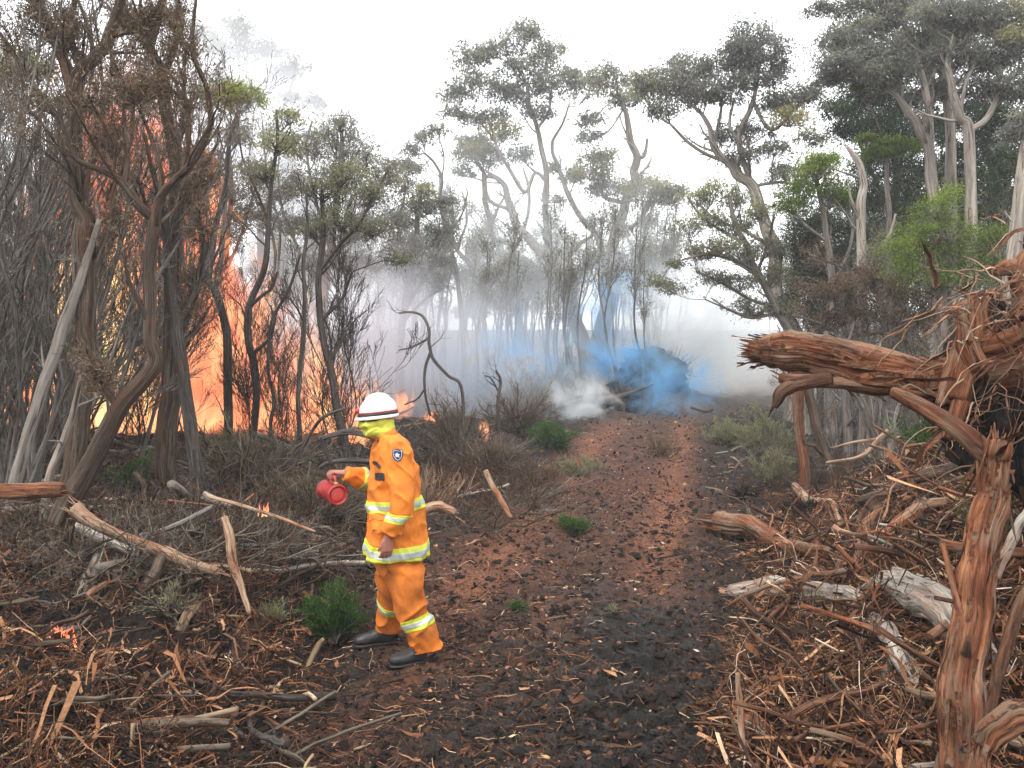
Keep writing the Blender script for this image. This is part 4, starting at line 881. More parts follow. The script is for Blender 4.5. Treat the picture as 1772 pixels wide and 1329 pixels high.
def scatter(count, region, name, label, group, cat, mats, Lr, rr, pitch, lift):
    k = 0
    while k < count:
        px, y = region()
        x = (px-886)/F*y; L = U(*Lr)
        if -1.75 < x < -.3 and 4.7 < y < 6.1: continue
        L = L; p = (x, y, float(gz(x, y))+lift*U(.2, 1))
        m = mats[rng.integers(len(mats))]; o = rbranch(name, p, U(0, 6.28), U(-pitch, pitch), L, L*U(*rr), m)
        tag(o, label(x, y, L, m) if callable(label) else label, cat, group); k += 1
def reg(px0, px1, y0, y1, test=None):
    def f():
        while True:
            px = U(px0, px1); y = math.exp(U(math.log(y0), math.log(y1))); x = (px-886)/F*y
            if test is None or test(x, y): return px, y
    return f
heap = lambda x, y: x > .75+.36*(y-4)+.45
scatter(190, reg(1150, 1900, 3.1, 9.5, heap), 'heap_stick', lambda x, y, L, m: f'{sz_(L, .6, .95)} {MN[m]} broken branch lying {hz_(x, y)}', 'broken branches in the right-hand heap', 'branch', [M_RED, M_RED, M_REDDARK, M_BROWN, M_REDDARK], (.25, 1.15), (.009, .024), .6, .10)
scatter(46, reg(1150, 1900, 3.1, 9.5, heap), 'heap_slab', lambda x, y, L, m: f'{sz_(L, .28, .45)} {MN[m]} wood chunk lying {hz_(x, y)}', 'bleached wood in the right-hand heap', 'wood', [M_PALE, M_SILVER], (.15, .6), (.02, .05), .5, .08)
leftt = lambda x, y: x < -1.0-.05*(y-5) and not (abs(x+2.45) < .4 and abs(y-4.95) < .4)
scatter(170, reg(-150, 640, 3.3, 9.5, leftt), 'bank_stick', lambda x, y, L, m: f'{sz_(L, .5, .85)} {MN[m]} broken branch lying {bz_(x, y)}', 'broken branches on the left bank', 'branch', [M_BROWN, M_REDDARK, M_TWIG, M_DARK, M_STRAW], (.25, 1.1), (.008, .022), .35, .06)
scatter(90, reg(300, 1300, 4.0, 12, None), 'track_stick', lambda x, y, L, m: f'{sz_(L, .15, .23)} {MN[m]} small stick lying {tz_(x, y)}', 'small sticks on the track', 'stick', [M_STRAW, M_PALE, M_BROWN], (.08, .3), (.018, .04), .15, .01)
scatter(70, reg(650, 1350, 9, 20, lambda x, y: abs(x-track_x(y)) > 1.6), 'edge_stick', lambda x, y, L, m: f'{sz_(L, .8, 1.2)} {MN[m]} broken branch lying {"left" if x < track_x(y) else "right"} of the {"upper" if y > 13 else "middle"} track', 'grey branches beside the upper track', 'branch', [M_TWIG, M_SILVER, M_BROWN], (.4, 1.6), (.01, .022), .3, .08)
scatter(60, reg(-50, 560, 6.2, 12, None), 'wood_floor_branch', lambda x, y, L, m: f'{sz_(L, 1.1, 1.7)} {MN[m]} fallen branch lying {"by the near trunks" if y < 8.5 else "before the flames"} {"left of the fork tree" if (886+x/y*F) < 120 else "among the forked trunks" if (886+x/y*F) < 350 else "under the big flames"}', 'fallen branches between the left trees', 'branch', [M_SILVER, M_GREY, M_BROWN], (.6, 2.2), (.012, .024), .35, .15)

# --- litter that nobody could count
def litter_pts(n, y0, y1, dens):
    out = []
    while sum(map(len, out)) < n:
        px = U(-250, 2020, n); y = np.exp(U(math.log(y0), math.log(y1), n)); x = (px-886)/F*y
        k = rng.random(n) < dens(x, y); out.append(np.stack([x[k], y[k]], -1))
    return np.concatenate(out)[:n]
def dens1(x, y):
    h = sst((x-(.75+.36*(y-4)))/.5)*sst((12-y)/2); l = sst((-.9-.05*(y-5)-x)/.8); c = np.abs(x-track_x(y))
    pit = np.exp(-(((x+2.45)/.45)**2+((y-4.95)/.4)**2))
    rut = sst((7.4-y)/1.2)*np.exp(-((x-track_x(y)-.68)/.3)**2)
    return np.clip(.26+.9*h+.8*l+.3*sst((c-1)/1.), 0, 1)*(1-pit)*(1-.85*rut)
def lay(n, y0, y1, Lm, rm, npt, pit, lift, curl, sides, varf, dens=dens1):
    q = litter_pts(n, y0, y1, dens); x, y = q[:, 0], q[:, 1]; z = gz(x, y)+U(0, 1, n)**2*lift
    hp = sst((x-(.75+.36*(y-4)))/.6)*sst((12-y)/2)+sst((-1.1-x)/.8)
    az = U(0, 2*np.pi, n); pt = rng.normal(size=n)*pit*(.35+.65*np.clip(hp, 0, 1)); L = Lm*rng.lognormal(0, .5, n)*(.5+.5*np.clip(hp+.3, 0, 1))
    z = z*1.+.35*np.abs(np.sin(pt))*L
    d = np.stack([np.cos(az)*np.cos(pt), np.sin(az)*np.cos(pt), np.sin(pt)], -1)
    t = np.linspace(-.5, .5, npt)[None, :, None]
    P = np.stack([x, y, z], -1)[:, None]+d[:, None]*t*L[:, None, None]+np.cumsum(rng.normal(size=(n, npt, 3)), 1)*curl*L[:, None, None]
    R = np.linspace(1, .5, npt)[None]*(rm*rng.lognormal(0, .4, n))[:, None]*(.7+.06*y)[:, None]
    return P, R, varf(x, y, n)
vf = lambda x, y, n: np.clip(rng.beta(1.0, 1.75, n)+.12*sst((x-(.75+.36*(y-4)))/.5), 0, 1)
P, R, v = lay(46000, 3.0, 16, .10, .0028, 3, .5, .05, .05, 3, vf)
tag(obj('twig_litter', tubes(P, R, 3, var=v), M_LITTER), kind='stuff', label='fine brown twigs and bark shreds littering the ground')
P, R, v = lay(22000, 3.0, 12, .16, .0022, 6, .6, .07, .07, 3, vf)
tag(obj('root_litter', tubes(P, R, 3, var=v), M_LITTER), kind='stuff', label='curling torn roots littering both banks')
q = litter_pts(130000, 2.9, 22, lambda x, y: np.clip(dens1(x, y)+.45, 0, 1)); n = len(q)
pos = np.stack([q[:, 0], q[:, 1], gz(q[:, 0], q[:, 1])+.004], -1); d = runit(n); d[:, 2] *= .45
sz = np.minimum(.022*rng.lognormal(0, .5, n), .05)*(.7+.08*q[:, 1])
tag(obj('wood_chips', leaves(pos, d, sz, sz*U(.25, .8, n), np.clip(rng.beta(1.1, 1.9, n), 0, 1)), M_LITTER, smooth=False), kind='stuff', label='small bark and wood chips scattered over the soil')
P, R, v = lay(9000, 3.0, 10, .15, .009, 5, .6, .08, .05, 3, lambda x, y, n: np.clip(rng.beta(2.2, 2.0, n), 0, 1), lambda x, y: np.clip(sst((x-(.75+.36*(y-4)))/.5)*sst((12-y)/2)+.5*sst((-1.0-x)/.8)+.03, 0, 1))
tag(obj('bark_strips', ribbons(P, R[:, 0]*2.2, runit(len(P)), v), M_LITTER), kind='stuff', label='torn rust coloured bark strips in the heaps')
# clods
q = litter_pts(16000, 2.9, 11, lambda x, y: np.clip(.25+.75*dens1(x, y)+sst((7.5-y)/2)*np.exp(-((x-track_x(y)-.7)/.7)**2), 0, 1)); n = len(q)
th = np.linspace(0, 2*np.pi, 7, endpoint=False); ph = np.array([.35, 1.0, 1.7])
dd = np.stack([np.sin(ph)[:, None]*np.cos(th), np.sin(ph)[:, None]*np.sin(th), np.cos(ph)[:, None]*np.ones(7)], -1)
s = np.minimum(.014*rng.lognormal(0, .6, n), .034)*(.8+.05*q[:, 1])
Vc = dd[None]*(s[:, None, None]*(1+.35*rng.normal(size=(n, 3, 7))))[..., None]*np.array([1.2, 1., .7])+np.stack([q[:, 0], q[:, 1], gz(q[:, 0], q[:, 1])], -1)[:, None, None]
i = np.arange(n*21).reshape(n, 3, 7); a = i[:, :-1]; b = np.roll(a, -1, 2); e = i[:, 1:]; f = np.roll(e, -1, 2)
top = np.stack([i[:, 0, 0], i[:, 0, 1], i[:, 0, 3], i[:, 0, 5]], -1)
tag(obj('soil_clods', (Vc.reshape(-1, 3), [np.stack([a, e, f, b], -1).reshape(-1, 4), top], Vc.reshape(-1, 3), np.repeat(rng.beta(1.2, 3.2, n)*.62, 21)), M_LITTER, smooth=False), kind='stuff', label='loose dark clods of earth on the track and banks')

# --- low plants
def bush(label, px, py, w, h, mat, n, leaf, Y=None, name='bush', stemm=None, stems=26, up=.8, gravity=.0, cat='bush', thin=.14, group=None, lift=.0, flat=False):
    g = GH(px, py) if Y is None else PX(px, py, Y)
    if Y is not None: g[2] = float(hmac(g[0], g[1]))
    root = link(name, None, None, g); tag(root, label, cat, group)
    d = runit(stems); d[:, 2] = np.abs(d[:, 2])+up*.5; d = nrm(d)
    T = np.linspace(0, 1, 5)[None, :, None]; sz = np.array([w/2, w/2, h])
    P = g+d[:, None]*T*sz*U(.6, 1.05, (stems, 1, 1))+np.cumsum(rng.normal(size=(stems, 5, 3))*.03*w, 1)
    tw = [tubes(P, np.linspace(1, .4, 5)[None]*.006*(1+w)*np.ones((stems, 1)), 4)]
    Q, RR = sub(P, np.full((stems, 5), .006*(1+w)), 6, .5, .5, .7, .25, 5, .2, .2); tw.append(tubes(Q, RR, 3))
    obj('stems', tw, stemm or M_TWIG, root, g)
    if n:
        i = rng.integers(0, len(Q), n); t = U(.1, 1, n)[:, None]*4; a = np.minimum(t.astype(int)[:, 0], 3); f = t-a[:, None]
        p = Q[i, a]*(1-f)+Q[i, a+1]*f+rng.normal(size=(n, 3))*leaf*.35
        D = nrm(Q[i, 4]-Q[i, 0])+.7*runit(n)+np.array([0, 0, up*.4-gravity])
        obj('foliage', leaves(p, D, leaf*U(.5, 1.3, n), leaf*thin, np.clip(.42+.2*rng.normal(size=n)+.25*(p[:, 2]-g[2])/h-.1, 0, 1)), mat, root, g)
    return root
bush('dense green needle bush left of the firefighter legs', 575, 1020, .48, .36, L_SHRUB, 7000, .05, Y=5.75, thin=.12)
bush('small green tussock in the middle of the track', 993, 918, .42, .10, L_SHRUB, 2600, .05)
bush('dull green mound bush beside the left edge of the track', 948, 765, 1.35, .5, L_SHRUB, 6500, .07, Y=14.2)
bush('flat grey green tussock under the dull green mound bush', 1000, 825, 1.0, .22, L_OLIVE, 3000, .06)
bush('yellow green low grass cushion at the right of the upper track', 1265, 768, 1.6, .28, L_OLIVE, 6000, .08)
bush('tiny grey green sprig on the soil below the tussock', 893, 1055, .16, .05, L_SHRUB, 500, .035, stems=10)
bush('tiny sage sprig by the pale root in the track', 1060, 1060, .1, .03, L_OLIVE, 160, .03, stems=8)
bush('brown dead heath bush right behind the firefighter helmet', 790, 790, 1.6, 1.0, L_DEAD, 5000, .06, Y=13.5, stems=60, cat='dead bush', name='dead_bush')
bush('pale bleached branching dead bush behind the firefighter back', 740, 830, 1.35, .62, L_DEAD, 900, .05, Y=9.6, stems=44, stemm=M_PALE, cat='dead bush', name='dead_bush')
bush('grey brown dead brush at the left of the green mound bush', 850, 800, 1.6, .6, L_DEAD, 3500, .06, Y=12.2, stems=60, cat='dead bush', name='dead_bush')
bush('charcoal grey brush right of the smoke stained bush', 890, 760, 1.8, .55, L_DEAD, 2500, .07, Y=15.5, stems=50, stemm=M_DARK, cat='dead bush', name='dead_bush')
bush('low dead brush below the drip torch', 450, 930, 1.3, .32, L_DEAD, 2500, .05, Y=7.1, stems=60, cat='dead bush', name='dead_bush')
bush('grey brush under the big flames', 440, 860, 2.2, .6, L_DEAD, 5000, .06, Y=9.2, stems=80, cat='dead bush', name='dead_bush')
bush('mossy grey brush at the foot of the wavy dark trunk', 560, 850, 1.8, .6, L_DEAD, 4000, .06, Y=8.6, stems=70, cat='dead bush', name='dead_bush')
bush('green fern tuft behind the crossing trunk', 232, 830, .7, .35, L_SHRUB, 2500, .06, Y=8.6)
bush('small moss green tuft right of the slender blue trunk', 395, 830, .7, .25, L_SHRUB, 1500, .05, Y=9.6)
bush('pale green low shrub under the middle of the big flames', 395, 815, 1.3, .4, L_OLIVE, 3000, .06, Y=11)
bush('dark green shrub below the broken log at the right', 1630, 800, .95, .42, L_SHRUB, 5000, .06, Y=7.6)
bush('dark green sprig against the black soil of the upturned stump', 1715, 760, .35, .42, L_SHRUB, 1500, .04, Y=4.3)
bush('green brush on top of the silver grey log', 1440, 1062, .26, .12, L_SHRUB, 700, .035)
bush('olive dry tuft on the left litter', 470, 1075, .26, .10, L_OLIVE, 500, .05, stemm=M_STRAW)
bush('straw tangle behind the tree roots on the left', 300, 1060, .6, .14, L_OLIVE, 300, .05, stemm=M_TWIG, stems=30, cat='dead bush', name='dead_bush')
bush('black stick nest at the right edge of the track', 1295, 865, .75, .16, None, 0, .05, stemm=M_CHAR, stems=60, cat='dead bush', name='dead_bush')
bush('black stick nest under the reddish trunk', 1400, 890, .7, .18, None, 0, .05, stemm=M_CHAR, stems=60, cat='dead bush', name='dead_bush')
bush('brown grass tuft at the head of the red track', 1145, 790, 1.1, .3, L_DEAD, 2500, .07, stemm=M_STRAW)
bush('grey olive shrub at the end of the clearing right of the track', 1330, 770, 1.4, .8, L_OLIVE, 4000, .07, Y=14)
bush('grey green shrub beside the reddish trunk', 1335, 830, .8, .5, L_OLIVE, 2600, .06, Y=11.6)
for px, Yy, lab in [(900,19,'smoke veiled bush left of the burnt heaps'),(960,21,'blue hazed bush in the middle of the smoke'),(860,22,'hazy bush under the leafy pale stems'),(1000,25,'hazed shrub before the fork of the big gum')]:
    bush(lab, px, 690, 2.2, 1.3, L_GUM, 3500, .11, Y=Yy, stems=50)
# brush in the forest floor: dead sticks tangles
protos = []
for q in range(5):
    root = link('brush_tangle', None); S_ = 46
    d = runit(S_); d[:, 2] = np.abs(d[:, 2])*.5; p0 = rng.normal(size=(S_, 3))*np.array([.35, .3, .05])
    T = np.linspace(0, 1, 6)[None, :, None]
    P = p0[:, None]+d[:, None]*T*U(.3, 1., (S_, 1, 1))+np.cumsum(rng.normal(size=(S_, 6, 3))*.035, 1)
    Q, RR = sub(P, np.full((S_, 6), .008), 6, .5, .5, .7, .1, 5, .25, .1); Q2, R2 = sub(Q, RR, 3, .6, .5, .8, .1, 4, .25, .1)
    obj('stems', [tubes(P, np.linspace(1, .5, 6)[None]*U(.004, .014, (S_, 1)), 4), tubes(Q, RR, 3), tubes(Q2, np.maximum(R2, .002), 3)], [M_TWIG, M_BROWN, M_GREY, M_REDDARK, M_BROWN][q], root)
    protos.append(root)
spots = [((px-886)/F*y, y) for px, y in zip(U(-80, 640, 60), U(5.6, 11, 60))]+[((px-886)/F*y, y) for px, y in zip(U(700, 930, 22), U(8.2, 14, 22))]+[((px-886)/F*y, y) for px, y in zip(U(1330, 1720, 26), U(9.5, 14, 26))]
spots = [q for q in spots if not (-2.1 < q[0] < -.1 and q[1] < 6.9)]
place(protos, spots, lambda x, y: 'tangle of thin dead sticks ' + ('beside the roots of the fork tree' if x < -3.2 and y < 8 else 'under the big flames' if x < -2.4 else 'behind the firefighter' if x < 1 else 'under the broken log') + (' close by' if y < 7.5 else ' midway' if y < 10 else ' farther back'), 'stick tangles on the ground', 'brush', smin=.5, smax=1.1, tl=.2)
# ================================================================== FIREFIGHTER
PY0 = 5.4
M_JACKET = plain('jacket_orange', (.74, .20, .014), .8, 9, .35, .25, bscale=220)
M_PANTS = plain('trousers_orange', (.62, .165, .014), .85, 7, .5, .25, bscale=200)
M_LIME = plain('reflective_lime', (.60, .66, .05), .6, 20, .15)
M_SILV = plain('reflective_silver', (.52, .56, .50), .35, 30, .15, metal=.2)
M_CLOTH = plain('neck_cloth_lime', (.56, .58, .075), .9, 20, .3, .2, bscale=150)
M_HELMET = plain('helmet_white', (.78, .77, .74), .3, 12, .12, coat=.4)
M_REDP = plain('red_stripe', (.50, .03, .02), .4, 20, .3)
M_BLACK = plain('black_rubber', (.016, .015, .016), .5, 12, .4, .4)
M_BOOT = plain('boot_leather', (.035, .034, .036), .45, 14, .5, .3)
M_SKIN = plain('ruddy_skin', (.34, .13, .09), .55, 30, .25)
M_TORCH = plain('torch_red_paint', (.36, .020, .020), .5, 18, .8, .4, coat=.15)
M_TORCH2 = plain('torch_worn_red', (.52, .06, .055), .5, 12, .4)
M_BRASS = plain('brass', (.42, .25, .07), .4, 20, .4, metal=.8)
M_NAVY = plain('badge_navy', (.012, .014, .035), .7, 20, .1)
M_BADGE = plain('badge_silver_blue', (.42, .44, .55), .7, 20, .2)
HEAD = math.radians(20)
FW = np.array([-math.cos(HEAD), -math.sin(HEAD), 0]); LT = np.array([math.sin(HEAD), -math.cos(HEAD), 0]); UP = np.array([0, 0, 1.])
def PP(px, py, dy=0.): return PX(px, py, PY0) + np.array([0, dy, 0])
def ring_loft(secs, S=28, p=2.0):
    "secs: (centre, half-axis vector a, half-axis vector b)"
    th = np.linspace(0, 2*np.pi, S, endpoint=False); c, s = np.cos(th), np.sin(th)
    c = np.sign(c)*np.abs(c)**(2/p); s = np.sign(s)*np.abs(s)**(2/p)
    C = np.array([q[0] for q in secs]); A = np.array([q[1] for q in secs]); B = np.array([q[2] for q in secs])
    V = C[:, None]+c[None, :, None]*A[:, None]+s[None, :, None]*B[:, None]
    n = len(secs); i = np.arange(n*S).reshape(n, S); a = i[:-1]; b = np.roll(a, -1, 1); e = i[1:]; f = np.roll(e, -1, 1)
    Vf = np.vstack([V.reshape(-1, 3), C[0], C[-1]]); k = n*S
    t0 = np.stack([i[0], np.roll(i[0], -1), np.full(S, k)], -1); t1 = np.stack([np.roll(i[-1], -1), i[-1], np.full(S, k+1)], -1)
    return (Vf, [np.stack([a, e, f, b], -1).reshape(-1, 4), t0, t1], Vf*1., np.full(len(Vf), .5))
def horiz(sections, dens=4):
    "interpolate (centre, fore half width, side half width) sections and loft them horizontally"
    C = catmull([s[0] for s in sections], dens); u = np.linspace(0, len(sections)-1, len(C)); k = np.arange(len(sections))
    a = np.interp(u, k, [s[1] for s in sections]); b = np.interp(u, k, [s[2] for s in sections])
    return ring_loft([(C[i], FW*a[i], LT*b[i]) for i in range(len(C))], 32, 2.3)
def limb_tube(pts, rad, S=20, n=6):
    C = catmull(pts, n); R = np.interp(np.linspace(0, len(rad)-1, len(C)), np.arange(len(rad)), rad)
    return tubes(C, R, S, cap=True, var=.5)
def ball(c, r, S=16):
    ph = np.linspace(.05, np.pi-.05, 10); r = np.broadcast_to(r, (3,))
    return ring_loft([(np.array(c)+np.array([0, 0, r[2]*math.cos(q)]), np.array([r[0]*math.sin(q), 0, 0]), np.array([0, r[1]*math.sin(q), 0])) for q in ph], S)
def fuse(chunks, voxel, smooth=3, folds=None):
    me = make_mesh('tmp', chunks, M_SKIN); o = link('tmp', me)
    m = o.modifiers.new('r', 'REMESH'); m.mode = 'VOXEL'; m.voxel_size = voxel
    if smooth:
        s = o.modifiers.new('s', 'SMOOTH'); s.factor = .5; s.iterations = smooth
    dg = bpy.context.evaluated_depsgraph_get(); dg.update()
    r = bpy.data.meshes.new_from_object(o.evaluated_get(dg)); bpy.data.objects.remove(o); bpy.data.meshes.remove(me)
    n = len(r.vertices); V = np.empty(n*3, np.float32); r.vertices.foreach_get('co', V); V = V.reshape(-1, 3).astype(float)
    N = np.empty(n*3, np.float32); r.vertex_normals.foreach_get('vector', N); N = N.reshape(-1, 3)
    if folds: V = V+N*folds(V)[:, None]
    r.vertices.foreach_set('co', V.astype(np.float32).ravel()); r.polygons.foreach_set('use_smooth', np.ones(len(r.polygons), bool)); r.update()
    return r
person_base = PP(705, 1146, .05); person_base[2] = float(hfull(person_base[0], person_base[1]))
per = link('person', None, None, person_base)
tag(per, 'firefighter in orange coat and trousers with white helmet striding left holding a red drip torch', 'person')
def pobj(name, me, mat, parent=per):
    me.transform(Matrix.Translation(-Vector(person_base))); me.materials.clear(); me.materials.append(mat); me.name = name
    return link(name, me, parent)
def pchunk(name, chunks, mat, parent=per, smooth=True): return pobj(name, make_mesh(name, chunks, mat, (0, 0, 0), smooth), mat, parent)

headc = PP(654, 722)
sh_l = PP(697, 779, -.175); el_l = PP(704, 866, -.27); wr_l = PP(684, 914, -.27)
sh_r = PP(668, 782, .17); el_r = PP(655, 846, .20); wr_r = PP(592, 826, .02)
def hand(wrist, d, palmn, side, curl, s=1.0, thumb_dir=None):
    "d direction of the fingers, palmn palm normal (fingers curl towards it), side towards the thumb"
    d, palmn, side = nrm(np.array(d)), nrm(np.array(palmn)), nrm(np.array(side))
    out = []
    k = wrist+d*.045*s
    out.append(ring_loft([(wrist-d*.02, side*.026*s, palmn*.022*s), (wrist+d*.015*s, side*.033*s, palmn*.019*s), (wrist+d*.05*s, side*.041*s, palmn*.017*s), (wrist+d*.085*s, side*.041*s, palmn*.014*s), (wrist+d*.095*s, side*.036*s, palmn*.010*s)], 18, 2.4))
    for q, (off, L) in enumerate([(.031, .070), (.0105, .079), (-.0105, .074), (-.031, .060)]):
        p = wrist+d*.086*s+side*off*s; pts = [p-d*.02*s, p]; ang = 0
        for seg, cu in zip((.45, .32, .25), curl):
            ang += cu; dd = d*math.cos(ang)+palmn*math.sin(ang)+side*off*.9
            p = p+nrm(dd)*L*seg*s; pts.append(p)
        out.append(limb_tube(pts, [.0095*s, .0098*s, .0092*s, .0084*s, .0068*s], 10, 3))
    t0 = wrist+d*.025*s+side*.03*s
    td = nrm(thumb_dir if thumb_dir is not None else d*.7+side*.6+palmn*.4)
    out.append(limb_tube([t0-td*.01, t0+td*.028*s, t0+td*.05*s+palmn*.008, t0+td*.066*s+palmn*.02*s], [.014*s, .0125*s, .0105*s, .008*s], 10, 3))
    return out
# torch geometry first: the grip bar decides the hand
tax = nrm(np.array([.52, -.84, -.05])); tc0 = PP(589, 855, -.06)-tax*.27; tc1 = PP(589, 855, -.06)
bar0 = tc0+tax*.07+UP*.105; bar1 = tc0+tax*.21+UP*.112; barc = (bar0+bar1)/2
gr_d = nrm(barc-wr_r+UP*.03); gr_side = nrm(np.cross(UP, gr_d)); gr_side = gr_side if gr_side@tax > 0 else -gr_side
wr_r = barc-nrm(np.array([gr_d[0], gr_d[1], 0]))*.088+UP*.024
hand_r = hand(wr_r, nrm(barc+UP*.028-wr_r), -UP, -tax, (.75, 1.25, 1.1), 1.0, thumb_dir=nrm(-tax*.35+gr_d*.75-UP*.7))
hand_l = hand(wr_l+np.array([-.006, -.005, -.012]), nrm(np.array([-.10, -.02, -1])), nrm(LT*-1+FW*.1), FW, (.35, .6, .5), .98, thumb_dir=nrm(np.array([-.35, -.12, -.85])))
hp_l, kn_l, an_l = PP(702, 968, -.09), PP(716, 1046, -.10), PP(742, 1128, -.04)
hp_r, kn_r, an_r = PP(680, 968, .09), PP(671, 1042, .15), PP(666, 1104, .30)
an_r[2] = float(hmac(an_r[0], an_r[1]))+.115
# body: one continuous surface under the clothes
bchunks = [ball(headc+UP*.012, (.088, .078, .112)), ball(headc+FW*.035-UP*.03, (.055, .055, .07)),
           limb_tube([headc+FW*.082-UP*.0+UP*.01, headc+FW*.105-UP*.028, headc+FW*.088-UP*.036], [.011, .014, .008], 10, 3),
           limb_tube([headc-UP*.06-FW*.02, PP(668, 757)], [.058, .064]),
           horiz([(PP(670, 758), .06, .08), (PP(678, 775), .10, .16), (PP(682, 830), .115, .155), (PP(688, 900), .10, .135), (PP(690, 960), .11, .15), (PP(691, 990), .09, .14)]),
           limb_tube([sh_l, el_l, wr_l+UP*.0], [.052, .042, .028]), limb_tube([sh_r, el_r, wr_r], [.052, .042, .028]),
           limb_tube([hp_l, kn_l, an_l], [.085, .058, .042]), limb_tube([hp_r, kn_r, an_r], [.085, .058, .042]),
           limb_tube([an_l+UP*.01, an_l-UP*.05+FW*.05], [.034, .02]), limb_tube([an_r+UP*.01, an_r-UP*.05+FW*.05], [.034, .02])] + hand_r + hand_l
for s in (-1, 1): bchunks.append(ball(headc+LT*s*.078-FW*.01+UP*.0, (.018, .012, .03)))
pobj('body', fuse(bchunks, .0048, 2), M_SKIN)
# jacket
def folds_j(V):
    s = (V-person_base)
    a = s@FW; z = s[:, 2]; l = s@LT
    f = .014*fbm(a*7, l*7, z*5+a*6, 3)+.017*((1-np.abs(vnoise(a*7+z*5, l*7, z*4-a*6)))**4-.25)+.010*((1-np.abs(vnoise(a*15-z*7, l*13+5, z*8)))**4-.25)
    f += .012*np.sin(z*34+4*vnoise(a*5, l*5, z*3)*2+a*12)*np.clip(vnoise(a*6+3, l*6, z*4)+.3, 0, 1)
    return f
def W(w, b): return math.sqrt(max((w*.95*5.4/F)**2-(b*math.sin(HEAD))**2, .004))/math.cos(HEAD)
jsec = [(752, 670, 17, .085), (758, 674, 22, .135), (766, 677, 28, .185), (780, 678, 35, .215), (803, 679, 40, .215), (840, 682, 44, .205), (872, 686, 48, .205), (905, 687, 52, .215), (941, 687, 57, .225), (963, 687, 58, .230)]
jm = fuse([horiz([(PP(c, py), W(w, b), b) for py, c, w, b in jsec])], .0075, 3, folds_j)
jacket = pobj('jacket', jm, M_JACKET)
def folds_s(V):
    s = V-person_base
    return .011*np.sin(s[:, 2]*55+s@FW*22+3*vnoise(*(s*7).T))*np.clip(.5+vnoise(*(s*5+9).T), 0, 1)+.016*((1-np.abs(vnoise(s[:, 0]*9, s[:, 1]*9, s[:, 2]*11+s[:, 0]*9)))**4-.25)
sl_l = fuse([limb_tube([sh_l+UP*.01-LT*.05, sh_l, PP(703, 825, -.235), el_l, wr_l+UP*.012], [.07, .088, .082, .076, .058], 24)], .006, 2, folds_s)
sleeve_l = pobj('sleeve', sl_l, M_JACKET)
fa = nrm(wr_r-el_r)
sl_r = fuse([limb_tube([sh_r, PP(664, 815, .20), el_r, (el_r+wr_r)/2, wr_r-fa*.015], [.085, .08, .075, .066, .052], 24)], .006, 2, folds_s)
sleeve_r = pobj('sleeve', sl_r, M_JACKET)
# collar
pchunk('collar', [ring_loft([(PP(668, 760), FW*.085, LT*.095), (PP(665, 748), FW*.082, LT*.088), (PP(664, 741), FW*.078, LT*.082), (PP(665, 748), FW*.07, LT*.076)], 28)], M_JACKET)
# trousers
def folds_t(V):
    s = V-person_base
    return .016*fbm(s[:, 0]*7, s[:, 1]*7, s[:, 2]*6+s[:, 0]*5, 3)+.015*np.sin(s[:, 2]*30+s[:, 0]*14+5*vnoise(*(s*4).T))*np.clip(.35+vnoise(*(s*4+5).T), 0, 1)+.020*((1-np.abs(vnoise(s[:, 0]*9+s[:, 2]*4, s[:, 1]*9, s[:, 2]*8-s[:, 0]*6)))**4-.25)
tr = fuse([horiz([(PP(690, 935), .13, .18), (PP(690, 965), .145, .19), (PP(690, 990), .13, .18), (PP(689, 1004), .09, .13)]),
           limb_tube([PP(703, 968, -.085), PP(707, 1005, -.095), kn_l+UP*.0, PP(729, 1082, -.075), PP(746, 1136, -.045)], [.118, .118, .094, .090, .098], 28),
           limb_tube([PP(680, 968, .085), PP(676, 1005, .11), kn_r, (kn_r+an_r)/2, an_r-UP*.03], [.115, .112, .092, .086, .090], 28)], .0075, 3, folds_t)
trousers = pobj('trousers', tr, M_PANTS)

def flat_cut(me, co, no, lim):
    n = len(me.vertices); V = np.empty(n*3, np.float32); me.vertices.foreach_get('co', V); V = V.reshape(-1, 3).astype(float)
    P = V+person_base; h = (P-co)@no; k = (h > 0) & lim(P); V[k] -= h[k][:, None]*no
    me.vertices.foreach_set('co', V.astype(np.float32).ravel()); me.update()
nl = nrm(np.array([.18, .0, -1])); flat_cut(tr, PP(743, 1117, -.045), nl, lambda P: (P[:, 0] > PP(705, 0)[0]) & (P[:, 2] < .5))
nr_ = nrm(np.array([-.06, .15, -1])); flat_cut(tr, an_r-UP*.0, nr_, lambda P: (P[:, 0] < PP(705, 0)[0]) & (P[:, 2] < .5) & (P[:, 1] > PY0+.08))
def keep_largest(bm):
    seen, best = set(), []
    for v in bm.verts:
        if v in seen: continue
        st, comp = [v], []; seen.add(v)
        while st:
            a = st.pop(); comp.append(a)
            for e in a.link_edges:
                b = e.other_vert(a)
                if b not in seen: seen.add(b); st.append(b)
        if len(comp) > len(best): best = comp
    best = set(best); bmesh.ops.delete(bm, geom=[v for v in bm.verts if v not in best], context='VERTS')
